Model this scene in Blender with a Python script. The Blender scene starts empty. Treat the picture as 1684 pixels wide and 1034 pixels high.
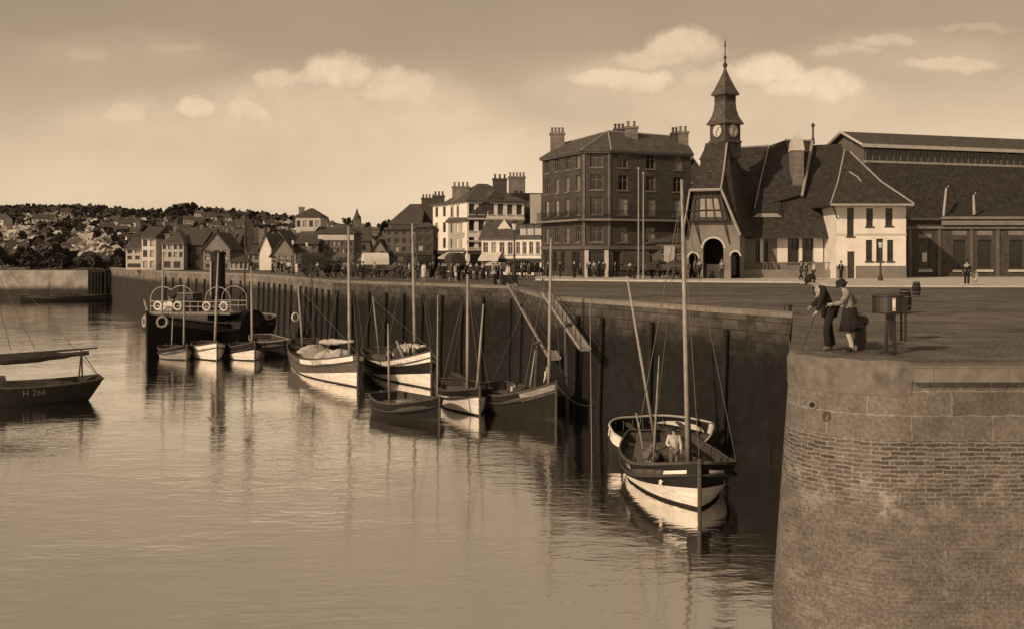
import bpy, bmesh, math, random
from mathutils import Vector, Matrix, geometry
random.seed(7)
S = bpy.context.scene
COL = S.collection
PI = math.pi
F = 1700.0; CX = 842.0; HY = 420.0; EYE = 2.4; WZ = -6.2     # focal length in px of the photo, eye height over the quay, low-tide water
def WX(px, D): return (px - CX) / F * D
def ZZ(py, D): return EYE + (HY - py) / F * D
def P(px, py, D): return Vector((WX(px, D), D, ZZ(py, D)))
def onwater(px, py):
    D = HW * F / (py - HY)
    return Vector((WX(px, D), D, WZ))
HW = EYE - WZ

# ------------------------------------------------------------------ materials
MATS = {}
def nd(nt, typ, **kw):
    n = nt.nodes.new(typ)
    for k, v in kw.items():
        if k in n.inputs: n.inputs[k].default_value = v
        else: setattr(n, k, v)
    return n
def grey(v, w=1.0):
    k = max(0, 1 - v / .3)
    return (min(1, v * (1.03 + .03 * k)), v * (.955 - .05 * k), v * (.89 - .1 * k), 1)
def mat(name, v, rough=.85, noise=(3.0, .25), pattern=None, spec=.3, metal=0, bump=0, stain=None, v2=None, coords='Object'):
    if name in MATS: return MATS[name]
    m = bpy.data.materials.new(name); m.use_nodes = True
    nt = m.node_tree; nt.nodes.clear(); L = nt.links.new
    out = nd(nt, 'ShaderNodeOutputMaterial'); b = nd(nt, 'ShaderNodeBsdfPrincipled')
    b.inputs['Roughness'].default_value = rough; b.inputs['Specular IOR Level'].default_value = spec
    b.inputs['Metallic'].default_value = metal
    L(b.outputs[0], out.inputs[0])
    tc = nd(nt, 'ShaderNodeTexCoord')
    col = None; hgt = None
    if pattern:
        kind, bw, bh, ms, dv, mv = pattern
        br = nd(nt, 'ShaderNodeTexBrick'); L(tc.outputs['UV'], br.inputs['Vector'])
        br.inputs['Color1'].default_value = grey(v * (1 - dv)); br.inputs['Color2'].default_value = grey(v * (1 + dv))
        br.inputs['Mortar'].default_value = grey(mv); br.inputs['Scale'].default_value = 1
        br.inputs['Brick Width'].default_value = bw; br.inputs['Row Height'].default_value = bh
        br.inputs['Mortar Size'].default_value = ms; br.inputs['Mortar Smooth'].default_value = .3
        if kind == 'stack': br.offset = 0
        col = br.outputs['Color']; hgt = br.outputs['Fac']
    else:
        rgb = nd(nt, 'ShaderNodeRGB'); rgb.outputs[0].default_value = grey(v); col = rgb.outputs[0]
    ns = nd(nt, 'ShaderNodeTexNoise'); L(tc.outputs[coords], ns.inputs['Vector'])
    ns.inputs['Scale'].default_value = noise[0]; ns.inputs['Detail'].default_value = 7; ns.inputs['Roughness'].default_value = .68
    mr = nd(nt, 'ShaderNodeMapRange'); L(ns.outputs[0], mr.inputs[0])
    mr.inputs[1].default_value = .28; mr.inputs[2].default_value = .72
    mr.inputs[3].default_value = 1 - noise[1]; mr.inputs[4].default_value = 1 + noise[1]
    mx = nd(nt, 'ShaderNodeMix', data_type='RGBA', blend_type='MULTIPLY'); mx.inputs[0].default_value = 1
    L(col, mx.inputs[6]); L(mr.outputs[0], mx.inputs[7]); col = mx.outputs[2]
    if v2 is not None:       # second tone in large patches
        n2 = nd(nt, 'ShaderNodeTexNoise'); L(tc.outputs[coords], n2.inputs['Vector'])
        n2.inputs['Scale'].default_value = v2[1]; n2.inputs['Detail'].default_value = 6; n2.inputs['Roughness'].default_value = .7
        r2 = nd(nt, 'ShaderNodeMapRange'); L(n2.outputs[0], r2.inputs[0])
        r2.inputs[1].default_value = v2[2]; r2.inputs[2].default_value = v2[2] + v2[3]
        m2 = nd(nt, 'ShaderNodeMix', data_type='RGBA'); L(r2.outputs[0], m2.inputs[0]); L(col, m2.inputs[6]); m2.inputs[7].default_value = grey(v2[0]); col = m2.outputs[2]
    if stain:                # weed and slime between the tide lines: (z top, z bottom, tone, raggedness)
        g = nd(nt, 'ShaderNodeNewGeometry'); sx = nd(nt, 'ShaderNodeSeparateXYZ'); L(g.outputs['Position'], sx.inputs[0])
        n3 = nd(nt, 'ShaderNodeTexNoise'); L(g.outputs['Position'], n3.inputs['Vector']); n3.inputs['Scale'].default_value = .55; n3.inputs['Detail'].default_value = 8; n3.inputs['Roughness'].default_value = .7
        ad = nd(nt, 'ShaderNodeMath', operation='MULTIPLY_ADD'); L(n3.outputs[0], ad.inputs[0]); ad.inputs[1].default_value = stain[3]; L(sx.outputs[2], ad.inputs[2])
        r3 = nd(nt, 'ShaderNodeMapRange'); L(ad.outputs[0], r3.inputs[0])
        r3.inputs[1].default_value = stain[0] + stain[3] * .5; r3.inputs[2].default_value = stain[1] + stain[3] * .5
        r3.interpolation_type = 'SMOOTHSTEP'
        m3 = nd(nt, 'ShaderNodeMix', data_type='RGBA'); L(r3.outputs[0], m3.inputs[0]); L(col, m3.inputs[6])
        mm = nd(nt, 'ShaderNodeMix', data_type='RGBA', blend_type='MULTIPLY'); mm.inputs[0].default_value = 1; mm.inputs[6].default_value = grey(stain[2]); L(mr.outputs[0], mm.inputs[7])
        L(mm.outputs[2], m3.inputs[7]); col = m3.outputs[2]
    L(col, b.inputs['Base Color'])
    if bump:
        bp = nd(nt, 'ShaderNodeBump'); bp.inputs['Strength'].default_value = bump; bp.inputs['Distance'].default_value = .05
        L(ns.outputs[0], bp.inputs['Height']); L(bp.outputs[0], b.inputs['Normal'])
    MATS[name] = m
    return m

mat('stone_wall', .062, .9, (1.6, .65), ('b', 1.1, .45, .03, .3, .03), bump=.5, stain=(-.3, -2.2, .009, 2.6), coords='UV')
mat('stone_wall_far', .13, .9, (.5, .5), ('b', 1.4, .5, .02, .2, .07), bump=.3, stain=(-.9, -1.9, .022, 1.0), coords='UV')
mat('ashlar', .20, .85, (1.7, .35), ('b', 1.9, .62, .022, .14, .42), bump=.5, coords='UV')
mat('coping', .17, .85, (2.5, .3), ('b', 1.6, 3, .02, .15, .12), bump=.3, coords='UV')
mat('cap_stone', .13, .85, (3.5, .45), bump=.5)

mat('pavement', .5, .9, (1.2, .25), bump=.15)
mat('brick_dark', .05, .9, (.6, .3), ('b', .5, .14, .016, .25, .09), coords='UV')
mat('brick_mid', .15, .9, (.8, .3), ('b', .5, .14, .016, .2, .2), coords='UV')
mat('brick_red', .055, .9, (.9, .3), ('b', .5, .14, .016, .25, .1), coords='UV')
mat('plaster_white', .74, .85, (.55, .16), coords='UV')
mat('plaster_pale', .50, .9, (.45, .22), coords='UV')
mat('plaster_cream', .38, .9, (.45, .25), coords='UV')
mat('plaster_grey', .20, .9, (.45, .3), coords='UV')
mat('plaster_dim', .12, .9, (.45, .3), coords='UV')
mat('plaster_dark', .06, .9, (.45, .3), coords='UV')
mat('tiles', .048, .85, (1.3, .4), ('b', .34, .26, .03, .3, .022), coords='UV', bump=.4)
mat('slate', .085, .6, (1.0, .35), ('b', .4, .3, .03, .25, .045), coords='UV', spec=.4)
mat('slate_far', .07, .8, (.6, .35), coords='UV')
mat('zinc', .30, .5, (1.0, .25), coords='UV', spec=.5)
mat('trim', .42, .8, (2, .2)); mat('trim_dark', .05, .8, (2, .3)); mat('trim_mid', .16, .8, (2, .3))
mat('pane', .018, .12, (2, .3), spec=.6); mat('pane_dull', .05, .4, (2, .4), spec=.5); mat('curtain', .34, .9, (5, .3)); mat('shutter', .2, .8, (4, .3))
mat('iron', .025, .5, (6, .3), spec=.5); mat('metal_drum', .32, .28, (5, .25), spec=.6, metal=.9)
mat('timber', .07, .9, (4, .5), bump=.3); mat('timber_pale', .22, .85, (4, .4), bump=.2); mat('timber_black', .015, .9, (3, .5), stain=None)
mat('paint_black', .011, .6, (2.2, .5), ('b', 4.0, .19, .012, .12, 0.0081), coords='UV', spec=.25); mat('paint_white', .66, .6, (2.5, .22), ('b', 4.0, .19, .012, .12, 0.47), coords='UV', v2=(.35, 1.6, .62, .2)); mat('paint_grey', .26, .6, (2.5, .3), ('b', 4.0, .19, .012, .12, 0.1170), coords='UV'); mat('paint_brown', .085, .6, (2.5, .35), ('b', 4.0, .19, .012, .12, 0.0383), coords='UV')
mat('weed', .018, .7, (3, .5)); mat('deck', .12, .9, (4, .4)); mat('mast', .26, .6, (3, .3)); mat('mast_dark', .045, .7, (3, .3)); mat('rope', .12, .9, (9, .2)); mat('rope_pale', .3, .9, (9, .2))
mat('canvas', .40, .95, (2, .3), bump=.4); mat('canvas_dark', .045, .95, (2, .4), bump=.4); mat('canvas_white', .62, .95, (2, .2))
mat('cloth_black', .018, .95, (8, .3)); mat('cloth_dark', .038, .95, (8, .3)); mat('cloth_mid', .13, .95, (8, .3)); mat('cloth_light', .48, .95, (8, .2)); mat('cloth_grey', .22, .95, (8, .35), v2=(.12, 14, .5, .1)); mat('skin', .30, .6, (10, .1)); mat('hair', .02, .7, (10, .3))
mat('leaf_dark', .045, .8, (2, .5)); mat('leaf_mid', .075, .8, (2, .4)); mat('bark', .06, .9, (5, .3))
mat('letter_white', .6, .7, (3, .1)); mat('letter_dark', .04, .7, (3, .1)); mat('lamp_glass', .55, .2, (3, .1), spec=.5)
mat('clock_white', .5, .5, (3, .06))
mat('stone_bank', .24, .95, (.4, .5), bump=.3, stain=(-3.2, -4.6, .03, 1.2), coords='UV')
mat('hill', .17, .95, (.3, .6), v2=(.05, .09, .46, .1)); mat('scrub_pale', .44, .9, (.5, .4)); mat('scrub_dark', .045, .9, (.5, .4))
mat('porch_plaster', .2, .9, (.5, .25), coords='UV'); mat('porch_panel', .28, .9, (.5, .35), coords='UV')
# the pier: ashlar blocks on top, old brickwork below, chalky bloom low down
def pier_mat():
    m = bpy.data.materials.new('pier_masonry'); m.use_nodes = True; nt = m.node_tree; nt.nodes.clear(); L = nt.links.new
    out = nd(nt, 'ShaderNodeOutputMaterial'); b = nd(nt, 'ShaderNodeBsdfPrincipled'); L(b.outputs[0], out.inputs[0]); b.inputs['Roughness'].default_value = .88; b.inputs['Specular IOR Level'].default_value = .25
    tc = nd(nt, 'ShaderNodeTexCoord'); g = nd(nt, 'ShaderNodeNewGeometry'); sx = nd(nt, 'ShaderNodeSeparateXYZ'); L(g.outputs['Position'], sx.inputs[0])
    dn = nd(nt, 'ShaderNodeTexNoise'); L(tc.outputs['UV'], dn.inputs['Vector']); dn.inputs['Scale'].default_value = 3.5; dn.inputs['Detail'].default_value = 4
    dv_ = nd(nt, 'ShaderNodeMixRGB', blend_type='LINEAR_LIGHT'); dv_.inputs[0].default_value = .05; L(tc.outputs['UV'], dv_.inputs[1]); L(dn.outputs['Color'], dv_.inputs[2])
    def brick(w, h, ms, v, dv, mv):
        br = nd(nt, 'ShaderNodeTexBrick'); L(dv_.outputs[0], br.inputs['Vector']); br.inputs['Scale'].default_value = 1
        br.inputs['Color1'].default_value = grey(v * (1 - dv)); br.inputs['Color2'].default_value = grey(v * (1 + dv)); br.inputs['Mortar'].default_value = grey(mv)
        br.inputs['Brick Width'].default_value = w; br.inputs['Row Height'].default_value = h; br.inputs['Mortar Size'].default_value = ms; br.inputs['Mortar Smooth'].default_value = .4
        return br
    A = brick(1.75, .52, .014, .115, .12, .2); B = brick(.36, .095, .016, .085, .38, .19); Cc = brick(.36, .095, .012, .1, .3, .15)
    def noise(s, d=8, r=.7):
        n = nd(nt, 'ShaderNodeTexNoise'); L(tc.outputs['UV'], n.inputs['Vector']); n.inputs['Scale'].default_value = s; n.inputs['Detail'].default_value = d; n.inputs['Roughness'].default_value = r; return n.outputs[0]
    def rng(x, a, c, lo=0, hi=1):
        r = nd(nt, 'ShaderNodeMapRange'); L(x, r.inputs[0]); r.inputs[1].default_value = a; r.inputs[2].default_value = c; r.inputs[3].default_value = lo; r.inputs[4].default_value = hi; return r.outputs[0]
    def mix(f, a, c, typ='MIX'):
        x = nd(nt, 'ShaderNodeMix', data_type='RGBA', blend_type=typ)
        if isinstance(f, (int, float)): x.inputs[0].default_value = f
        else: L(f, x.inputs[0])
        for s, q in ((6, a), (7, c)):
            if isinstance(q, tuple): x.inputs[s].default_value = q
            else: L(q, x.inputs[s])
        return x.outputs[2]
    def mth(op, a, c):
        x = nd(nt, 'ShaderNodeMath', operation=op)
        for s, q in ((0, a), (1, c)):
            if isinstance(q, (int, float)): x.inputs[s].default_value = q
            else: L(q, x.inputs[s])
        return x.outputs[0]
    z = sx.outputs[2]; n1 = noise(1.1); zz = mth('ADD', z, mth('MULTIPLY', mth('SUBTRACT', n1, .5), 1.0))
    c = mix(rng(z, -1.52, -1.60), A.outputs[0], B.outputs[0])
    c = mix(rng(mth('MULTIPLY_ADD', noise(.9), 1), .0, 1.0), c, c)
    c = mix(rng(zz, -2.5, -3.1), c, mix(rng(noise(1.6), .38, .6, .25, .9), mix(1, Cc.outputs[0], rng(noise(2.2), .3, .7, .75, 1.5), 'MULTIPLY'), mix(rng(noise(16, 8, .8), .36, .64), grey(.05), grey(.19))))
    bl = mth('MULTIPLY', rng(noise(2.1), .5, .62), mth('MULTIPLY', rng(z, -2.1, -2.5), rng(z, -3.6, -3.0)))
    c = mix(mth('MULTIPLY', bl, .6), c, grey(.26))
    c = mix(1, c, rng(noise(11, 8, .8), .3, .7, .5, 1.55), 'MULTIPLY')
    c = mix(1, c, rng(noise(2.6), .25, .75, .72, 1.28), 'MULTIPLY')
    c = mix(1, c, rng(noise(.45, 4), .3, .7, .75, 1.25), 'MULTIPLY')
    L(c, b.inputs['Base Color'])
    bp = nd(nt, 'ShaderNodeBump'); bp.inputs['Strength'].default_value = .7; bp.inputs['Distance'].default_value = .05; L(noise(5), bp.inputs['Height']); L(bp.outputs[0], b.inputs['Normal'])
    MATS['pier_masonry'] = m
pier_mat()
def ground_mat():
    m = bpy.data.materials.new('quay_setts'); m.use_nodes = True; nt = m.node_tree; nt.nodes.clear(); L = nt.links.new
    out = nd(nt, 'ShaderNodeOutputMaterial'); b = nd(nt, 'ShaderNodeBsdfPrincipled'); L(b.outputs[0], out.inputs[0]); b.inputs['Roughness'].default_value = .9; b.inputs['Specular IOR Level'].default_value = .25
    g = nd(nt, 'ShaderNodeNewGeometry'); mp = nd(nt, 'ShaderNodeMapping'); L(g.outputs['Position'], mp.inputs[0]); mp.inputs['Rotation'].default_value = (0, 0, .5)
    dn = nd(nt, 'ShaderNodeTexNoise'); L(g.outputs['Position'], dn.inputs['Vector']); dn.inputs['Scale'].default_value = 1.3; dn.inputs['Detail'].default_value = 5
    dv_ = nd(nt, 'ShaderNodeMixRGB', blend_type='LINEAR_LIGHT'); dv_.inputs[0].default_value = .16; L(mp.outputs[0], dv_.inputs[1]); L(dn.outputs['Color'], dv_.inputs[2])
    br = nd(nt, 'ShaderNodeTexBrick'); L(dv_.outputs[0], br.inputs['Vector']); br.inputs['Scale'].default_value = 1; br.inputs['Brick Width'].default_value = .34; br.inputs['Row Height'].default_value = .2; br.inputs['Mortar Size'].default_value = .025
    br.inputs['Color1'].default_value = grey(.1); br.inputs['Color2'].default_value = grey(.15); br.inputs['Mortar'].default_value = grey(.085)
    col = br.outputs[0]
    for sc, lo, hi, (sx_, sy_) in ((.5, .6, 1.45, (1, 1)), (7.0, .7, 1.3, (1, 1)), (.09, .55, 1.5, (.5, 1.6)), (3.0, .75, 1.25, (1, 1)), (.35, .75, 1.25, (.12, 1.5))):
        m2 = nd(nt, 'ShaderNodeMapping'); L(g.outputs['Position'], m2.inputs[0]); m2.inputs['Scale'].default_value = (sx_, sy_, 1)
        n = nd(nt, 'ShaderNodeTexNoise'); L(m2.outputs[0], n.inputs['Vector']); n.inputs['Scale'].default_value = sc; n.inputs['Detail'].default_value = 7; n.inputs['Roughness'].default_value = .65
        r = nd(nt, 'ShaderNodeMapRange'); L(n.outputs[0], r.inputs[0]); r.inputs[1].default_value = .3; r.inputs[2].default_value = .7; r.inputs[3].default_value = lo; r.inputs[4].default_value = hi
        x = nd(nt, 'ShaderNodeMix', data_type='RGBA', blend_type='MULTIPLY'); x.inputs[0].default_value = 1; L(col, x.inputs[6]); L(r.outputs[0], x.inputs[7]); col = x.outputs[2]
    L(col, b.inputs['Base Color']); bp = nd(nt, 'ShaderNodeBump'); bp.inputs['Strength'].default_value = .5; bp.inputs['Distance'].default_value = .03; L(br.outputs['Fac'], bp.inputs['Height']); bp.invert = True; L(bp.outputs[0], b.inputs['Normal'])
    MATS['ground'] = m
ground_mat()
def water_mat():
    m = bpy.data.materials.new('harbour_water'); m.use_nodes = True; nt = m.node_tree; nt.nodes.clear(); L = nt.links.new
    out = nd(nt, 'ShaderNodeOutputMaterial'); ms = nd(nt, 'ShaderNodeMixShader'); L(ms.outputs[0], out.inputs[0])
    df = nd(nt, 'ShaderNodeBsdfDiffuse'); df.inputs[0].default_value = grey(.016); b = nd(nt, 'ShaderNodeBsdfAnisotropic'); b.inputs[0].default_value = (.97, .95, .92, 1); b.inputs['Roughness'].default_value = .07
    fr = nd(nt, 'ShaderNodeFresnel'); fr.inputs[0].default_value = 1.33; fm = nd(nt, 'ShaderNodeMapRange'); L(fr.outputs[0], fm.inputs[0]); fm.inputs[1].default_value = 0.02; fm.inputs[2].default_value = .6; fm.inputs[3].default_value = WATER_F0; fm.inputs[4].default_value = 1.0
    L(fm.outputs[0], ms.inputs[0]); L(df.outputs[0], ms.inputs[1]); L(b.outputs[0], ms.inputs[2])
    g = nd(nt, 'ShaderNodeNewGeometry')
    def wav(sc, det, sx, sy):
        mp = nd(nt, 'ShaderNodeMapping'); L(g.outputs['Position'], mp.inputs[0]); mp.inputs['Scale'].default_value = (sx, sy, 1)
        n = nd(nt, 'ShaderNodeTexNoise'); L(mp.outputs[0], n.inputs['Vector']); n.inputs['Scale'].default_value = sc; n.inputs['Detail'].default_value = det; n.inputs['Roughness'].default_value = .55
        return n.outputs[0]
    a = wav(1.0, 3, .55, 1.1); c = wav(3.2, 3, .5, 1.0); d = wav(.16, 2, 1, 1)
    s = nd(nt, 'ShaderNodeMath', operation='MULTIPLY_ADD'); L(c, s.inputs[0]); s.inputs[1].default_value = .6; L(a, s.inputs[2])
    # cat's paws: rougher and calmer patches
    r = nd(nt, 'ShaderNodeMapRange'); L(d, r.inputs[0]); r.inputs[1].default_value = .35; r.inputs[2].default_value = .65; r.inputs[3].default_value = .35; r.inputs[4].default_value = 1.0
    h = nd(nt, 'ShaderNodeMath', operation='MULTIPLY'); L(s.outputs[0], h.inputs[0]); L(r.outputs[0], h.inputs[1])
    bp = nd(nt, 'ShaderNodeBump'); bp.inputs['Strength'].default_value = 1; bp.inputs['Distance'].default_value = WATER_BUMP; L(h.outputs[0], bp.inputs['Height']); L(bp.outputs[0], b.inputs['Normal']); L(bp.outputs[0], fr.inputs['Normal'])
    MATS['harbour_water'] = m
WATER_BUMP = .028; WATER_F0 = .92
water_mat()

# ------------------------------------------------------------------ mesh building
class MB:
    def __init__(s): s.v = []; s.f = []; s.m = []
    def add(s, vs, fs, mi=0):
        o = len(s.v); s.v += [Vector(p) for p in vs]; s.f += [[i + o for i in q] for q in fs]; s.m += [mi] * len(fs); return s
    def hexa(s, b, t, mi=0):       # bottom ring, top ring
        n = len(b)
        s.add(list(b) + list(t), [list(range(n))[::-1], list(range(n, 2 * n))] + [[i, (i + 1) % n, n + (i + 1) % n, n + i] for i in range(n)], mi); return s
    def box(s, x0, x1, y0, y1, z0, z1, mi=0):
        return s.hexa([(x0, y0, z0), (x1, y0, z0), (x1, y1, z0), (x0, y1, z0)], [(x0, y0, z1), (x1, y0, z1), (x1, y1, z1), (x0, y1, z1)], mi)
    def fbox(s, p0, t, n, u0, u1, z0, z1, d0, d1, mi=0):   # box in facade coordinates: u along t, z up, d outwards
        q = lambda u, d, z: (p0[0] + t[0] * u + n[0] * d, p0[1] + t[1] * u + n[1] * d, z)
        return s.hexa([q(u0, d1, z0), q(u1, d1, z0), q(u1, d0, z0), q(u0, d0, z0)], [q(u0, d1, z1), q(u1, d1, z1), q(u1, d0, z1), q(u0, d0, z1)], mi)
    def loft(s, rings, caps=True, mi=0):
        n = len(rings[0]); o = []
        for r in rings: o += list(r)
        fs = []
        for k in range(len(rings) - 1):
            for i in range(n): fs.append([k * n + i, k * n + (i + 1) % n, (k + 1) * n + (i + 1) % n, (k + 1) * n + i])
        if caps: fs.append(list(range(n))[::-1]); fs.append(list(range((len(rings) - 1) * n, len(rings) * n)))
        return s.add(o, fs, mi)
    def tube(s, pts, r, n=6, mi=0):
        pts = [Vector(p) for p in pts]
        rs = r if isinstance(r, (list, tuple)) else [r] * len(pts)
        rings = []
        for i, p in enumerate(pts):
            d = (pts[min(i + 1, len(pts) - 1)] - pts[max(i - 1, 0)]).normalized()
            a = d.cross(Vector((0, 0, 1)) if abs(d.z) < .9 else Vector((1, 0, 0))).normalized(); b = d.cross(a)
            rings.append([p + (a * math.cos(2 * PI * k / n) + b * math.sin(2 * PI * k / n)) * rs[i] for k in range(n)])
        return s.loft(rings, True, mi)
    def lathe(s, prof, c=(0, 0, 0), n=14, mi=0, rot=None):
        rings = []
        for r, z in prof:
            ring = [Vector((r * math.cos(2 * PI * k / n), r * math.sin(2 * PI * k / n), z)) for k in range(n)]
            if rot: ring = [rot @ p for p in ring]
            rings.append([p + Vector(c) for p in ring])
        return s.loft(rings, True, mi)
    def ball(s, c, r, n=8, mi=0):
        r = r if isinstance(r, (tuple, list)) else (r, r, r)
        rings = [[(c[0] + r[0] * math.sin(a) * math.cos(2 * PI * k / n), c[1] + r[1] * math.sin(a) * math.sin(2 * PI * k / n), c[2] - r[2] * math.cos(a)) for k in range(n)] for a in [.15 + (PI - .3) * j / 6 for j in range(7)]]
        return s.loft(rings, True, mi)
    def torus(s, c, R, r, axis, n=16, m=6, mi=0):
        ax = Vector(axis).normalized(); a = ax.cross(Vector((0, 0, 1)) if abs(ax.z) < .9 else Vector((1, 0, 0))).normalized(); b = ax.cross(a)
        vs = []; fs = []
        for i in range(n):
            d = a * math.cos(2 * PI * i / n) + b * math.sin(2 * PI * i / n)
            for j in range(m): vs.append(Vector(c) + d * (R + r * math.cos(2 * PI * j / m)) + ax * r * math.sin(2 * PI * j / m))
        for i in range(n):
            for j in range(m): fs.append([i * m + j, ((i + 1) % n) * m + j, ((i + 1) % n) * m + (j + 1) % m, i * m + (j + 1) % m])
        return s.add(vs, fs, mi)
    def xf(s, M): s.v = [M @ p for p in s.v]; return s
    def build(s, name, mats, parent=None, smooth=False, local=False):
        if not isinstance(mats, (list, tuple)): mats = [mats]
        off = Vector((0, 0, 0))
        if parent is not None and not local: off = root_loc(parent)
        me = bpy.data.meshes.new(name)
        me.from_pydata([tuple(p - off) for p in s.v], [], s.f)
        for m in mats: me.materials.append(MATS[m])
        for p, mi in zip(me.polygons, s.m): p.material_index = mi; p.use_smooth = smooth
        bm = bmesh.new(); bm.from_mesh(me); bmesh.ops.recalc_face_normals(bm, faces=bm.faces); bm.to_mesh(me); bm.free()
        uvs(me)
        o = bpy.data.objects.new(name, me); COL.objects.link(o)
        if parent is not None: o.parent = parent
        return o
def uvs(me):
    uv = me.uv_layers.new(name='uv')
    for p in me.polygons:
        n = p.normal
        if abs(n.z) > .97: t = Vector((1, 0, 0)); w = Vector((0, 1, 0))
        else:
            t = Vector((0, 0, 1)).cross(n).normalized(); w = n.cross(t)
        for li in p.loop_indices:
            c = me.vertices[me.loops[li].vertex_index].co
            uv.data[li].uv = (c.dot(t), c.z if abs(n.z) < .3 else c.dot(w))
def root_loc(o):
    while o.parent is not None: o = o.parent
    return o.location.copy()
def tag(o, label, cat, group=None):
    o['label'] = label; o['category'] = cat
    if group: o['group'] = group
    return o
def thing(name, label, cat, loc=(0, 0, 0), rz=0, group=None):
    o = bpy.data.objects.new(name, None); COL.objects.link(o); o.location = loc; o.rotation_euler = (0, 0, rz); o.empty_display_size = .3
    return tag(o, label, cat, group)
def dup(root, loc, rz=None, label=None, group=None, scale=None):
    r = root.copy(); COL.objects.link(r); r.location = loc
    if rz is not None: r.rotation_euler = (0, 0, rz)
    if scale: r.scale = (scale,) * 3
    if label: r['label'] = label
    if group: r['group'] = group
    for ch in list(root.children):
        c = ch.copy(); COL.objects.link(c); c.parent = r
        for g in list(ch.children):
            d = g.copy(); COL.objects.link(d); d.parent = c
    return r
def struct(o): o['kind'] = 'structure'; return o

# facade with real openings
def facade(mb, p0, p1, z0, z1, holes, depth=.16, mi=0):
    p0 = Vector((p0[0], p0[1], 0)); p1 = Vector((p1[0], p1[1], 0)); Lw = (p1 - p0).length; t = (p1 - p0) / Lw; n = Vector((t.y, -t.x, 0))
    us = sorted({0, Lw} | {round(h[0], 3) for h in holes} | {round(h[1], 3) for h in holes}); zs = sorted({z0, z1} | {round(h[2], 3) for h in holes} | {round(h[3], 3) for h in holes})
    q = lambda u, z, d=0: p0 + t * u + n * d + Vector((0, 0, z))
    for i in range(len(us) - 1):
        for j in range(len(zs) - 1):
            a, b, c, d = us[i], us[i + 1], zs[j], zs[j + 1]; um = (a + b) / 2; zm = (c + d) / 2
            if any(h[0] < um < h[1] and h[2] < zm < h[3] for h in holes): continue
            mb.add([q(a, c), q(b, c), q(b, d), q(a, d)], [[0, 1, 2, 3]], mi)
    for h in holes:
        a, b, c, d = h[:4]
        for e, f_ in (((a, c), (b, c)), ((b, c), (b, d)), ((b, d), (a, d)), ((a, d), (a, c))):
            mb.add([q(*e), q(*f_), q(f_[0], f_[1], -depth), q(e[0], e[1], -depth)], [[0, 1, 2, 3]], mi)
    return p0, t, n
def window(root, p0, t, n, h, frame='trim', pane='pane', depth=.16, sill=True, bars=True, surround=0, name='window'):
    a, b, c, d = h[:4]; f = MB(); w = .07
    for (u0, u1, y0, y1) in ((a, a + w, c, d), (b - w, b, c, d), (a + w, b - w, c, c + w), (a + w, b - w, d - w, d)): f.fbox(p0, t, n, u0, u1, y0, y1, -depth + .005, -depth + .07)
    if bars:
        m = (a + b) / 2; f.fbox(p0, t, n, m - .03, m + .03, c + w, d - w, -depth + .012, -depth + .055)
        k = c + (d - c) * .66; f.fbox(p0, t, n, a + w, m - .03, k - .025, k + .025, -depth + .012, -depth + .055); f.fbox(p0, t, n, m + .03, b - w, k - .025, k + .025, -depth + .012, -depth + .055)
    if sill: f.fbox(p0, t, n, a - .1, b + .1, c - .13, c - .003, -.1, .1)
    if surround:
        s_ = surround
        for (u0, u1, y0, y1) in ((a - s_, a - .004, c, d + s_), (b + .004, b + s_, c, d + s_), (a - .004, b + .004, d + .004, d + s_)): f.fbox(p0, t, n, u0, u1, y0, y1, -.05, .04)
    o = f.build(name, frame, root)
    MB().add([p0 + t * u + n * (-depth + .003) + Vector((0, 0, z)) for u, z in ((a, c), (b, c), (b, d), (a, d))], [[0, 1, 2, 3]]).build('pane', pane, o)
    return o
def hip_roof(q, ze, zr, over=.4, inset=(3, 3), thick=.2, mi=0, mb=None):
    # q: four corners front-left, front-right, back-right, back-left (xy)
    q = [Vector((p[0], p[1], 0)) for p in q]; c = sum(q, Vector()) / 4
    m = mb or MB()
    e = [];
    for p in q:
        d = (p - c); e.append(p + d.normalized() * over * 1.3)
    ml = (q[0] + q[3]) / 2; mr_ = (q[1] + q[2]) / 2; ax = (mr_ - ml).normalized()
    rl = ml + ax * (inset[0] if inset[0] else -over); rr = mr_ - ax * (inset[1] if inset[1] else -over)
    E = [p + Vector((0, 0, ze)) for p in e]; B = [p + Vector((0, 0, ze - thick)) for p in e]
    RL = rl + Vector((0, 0, zr)); RR = rr + Vector((0, 0, zr))
    m.add(E + B + [RL, RR], [[0, 1, 9, 8], [2, 3, 8, 9], [3, 0, 8], [1, 2, 9], [7, 6, 5, 4], [0, 4, 5, 1], [1, 5, 6, 2], [2, 6, 7, 3], [3, 7, 4, 0]], mi)
    return m, RL, RR, E
def chimney(root, c, w, d, z0, z1, pots=3, m='brick_mid', rot=0):
    b = MB(); R = Matrix.Rotation(rot, 4, 'Z'); T = Matrix.Translation((c[0], c[1], 0)) @ R
    b.box(-w / 2, w / 2, -d / 2, d / 2, z0, z1 - .25).box(-w / 2 - .1, w / 2 + .1, -d / 2 - .1, d / 2 + .1, z1 - .25, z1)
    o = b.xf(T).build('chimney', m, root)
    if pots:
        for k in range(pots):
            x = -w / 2 + w * (k + .5) / pots; MB().lathe([(.15, z1), (.13, z1 + .5), (.17, z1 + .5), (.17, z1 + .6)], (x, 0, 0), 8).xf(T).build('chimney_pot', 'brick_mid' if m != 'brick_dark' else 'brick_red', o)
    return o
SUN_E = 3.4; SKY_S = .1; EXPO = -.1; CLOUD_B = 3.7
SKY_LO = 6.4; SKY_HI = 2.4; SKY_RAMP = [(.05, 5.9), (.13, 4.1), (.2, 3.0), (.3, 2.75)]
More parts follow.
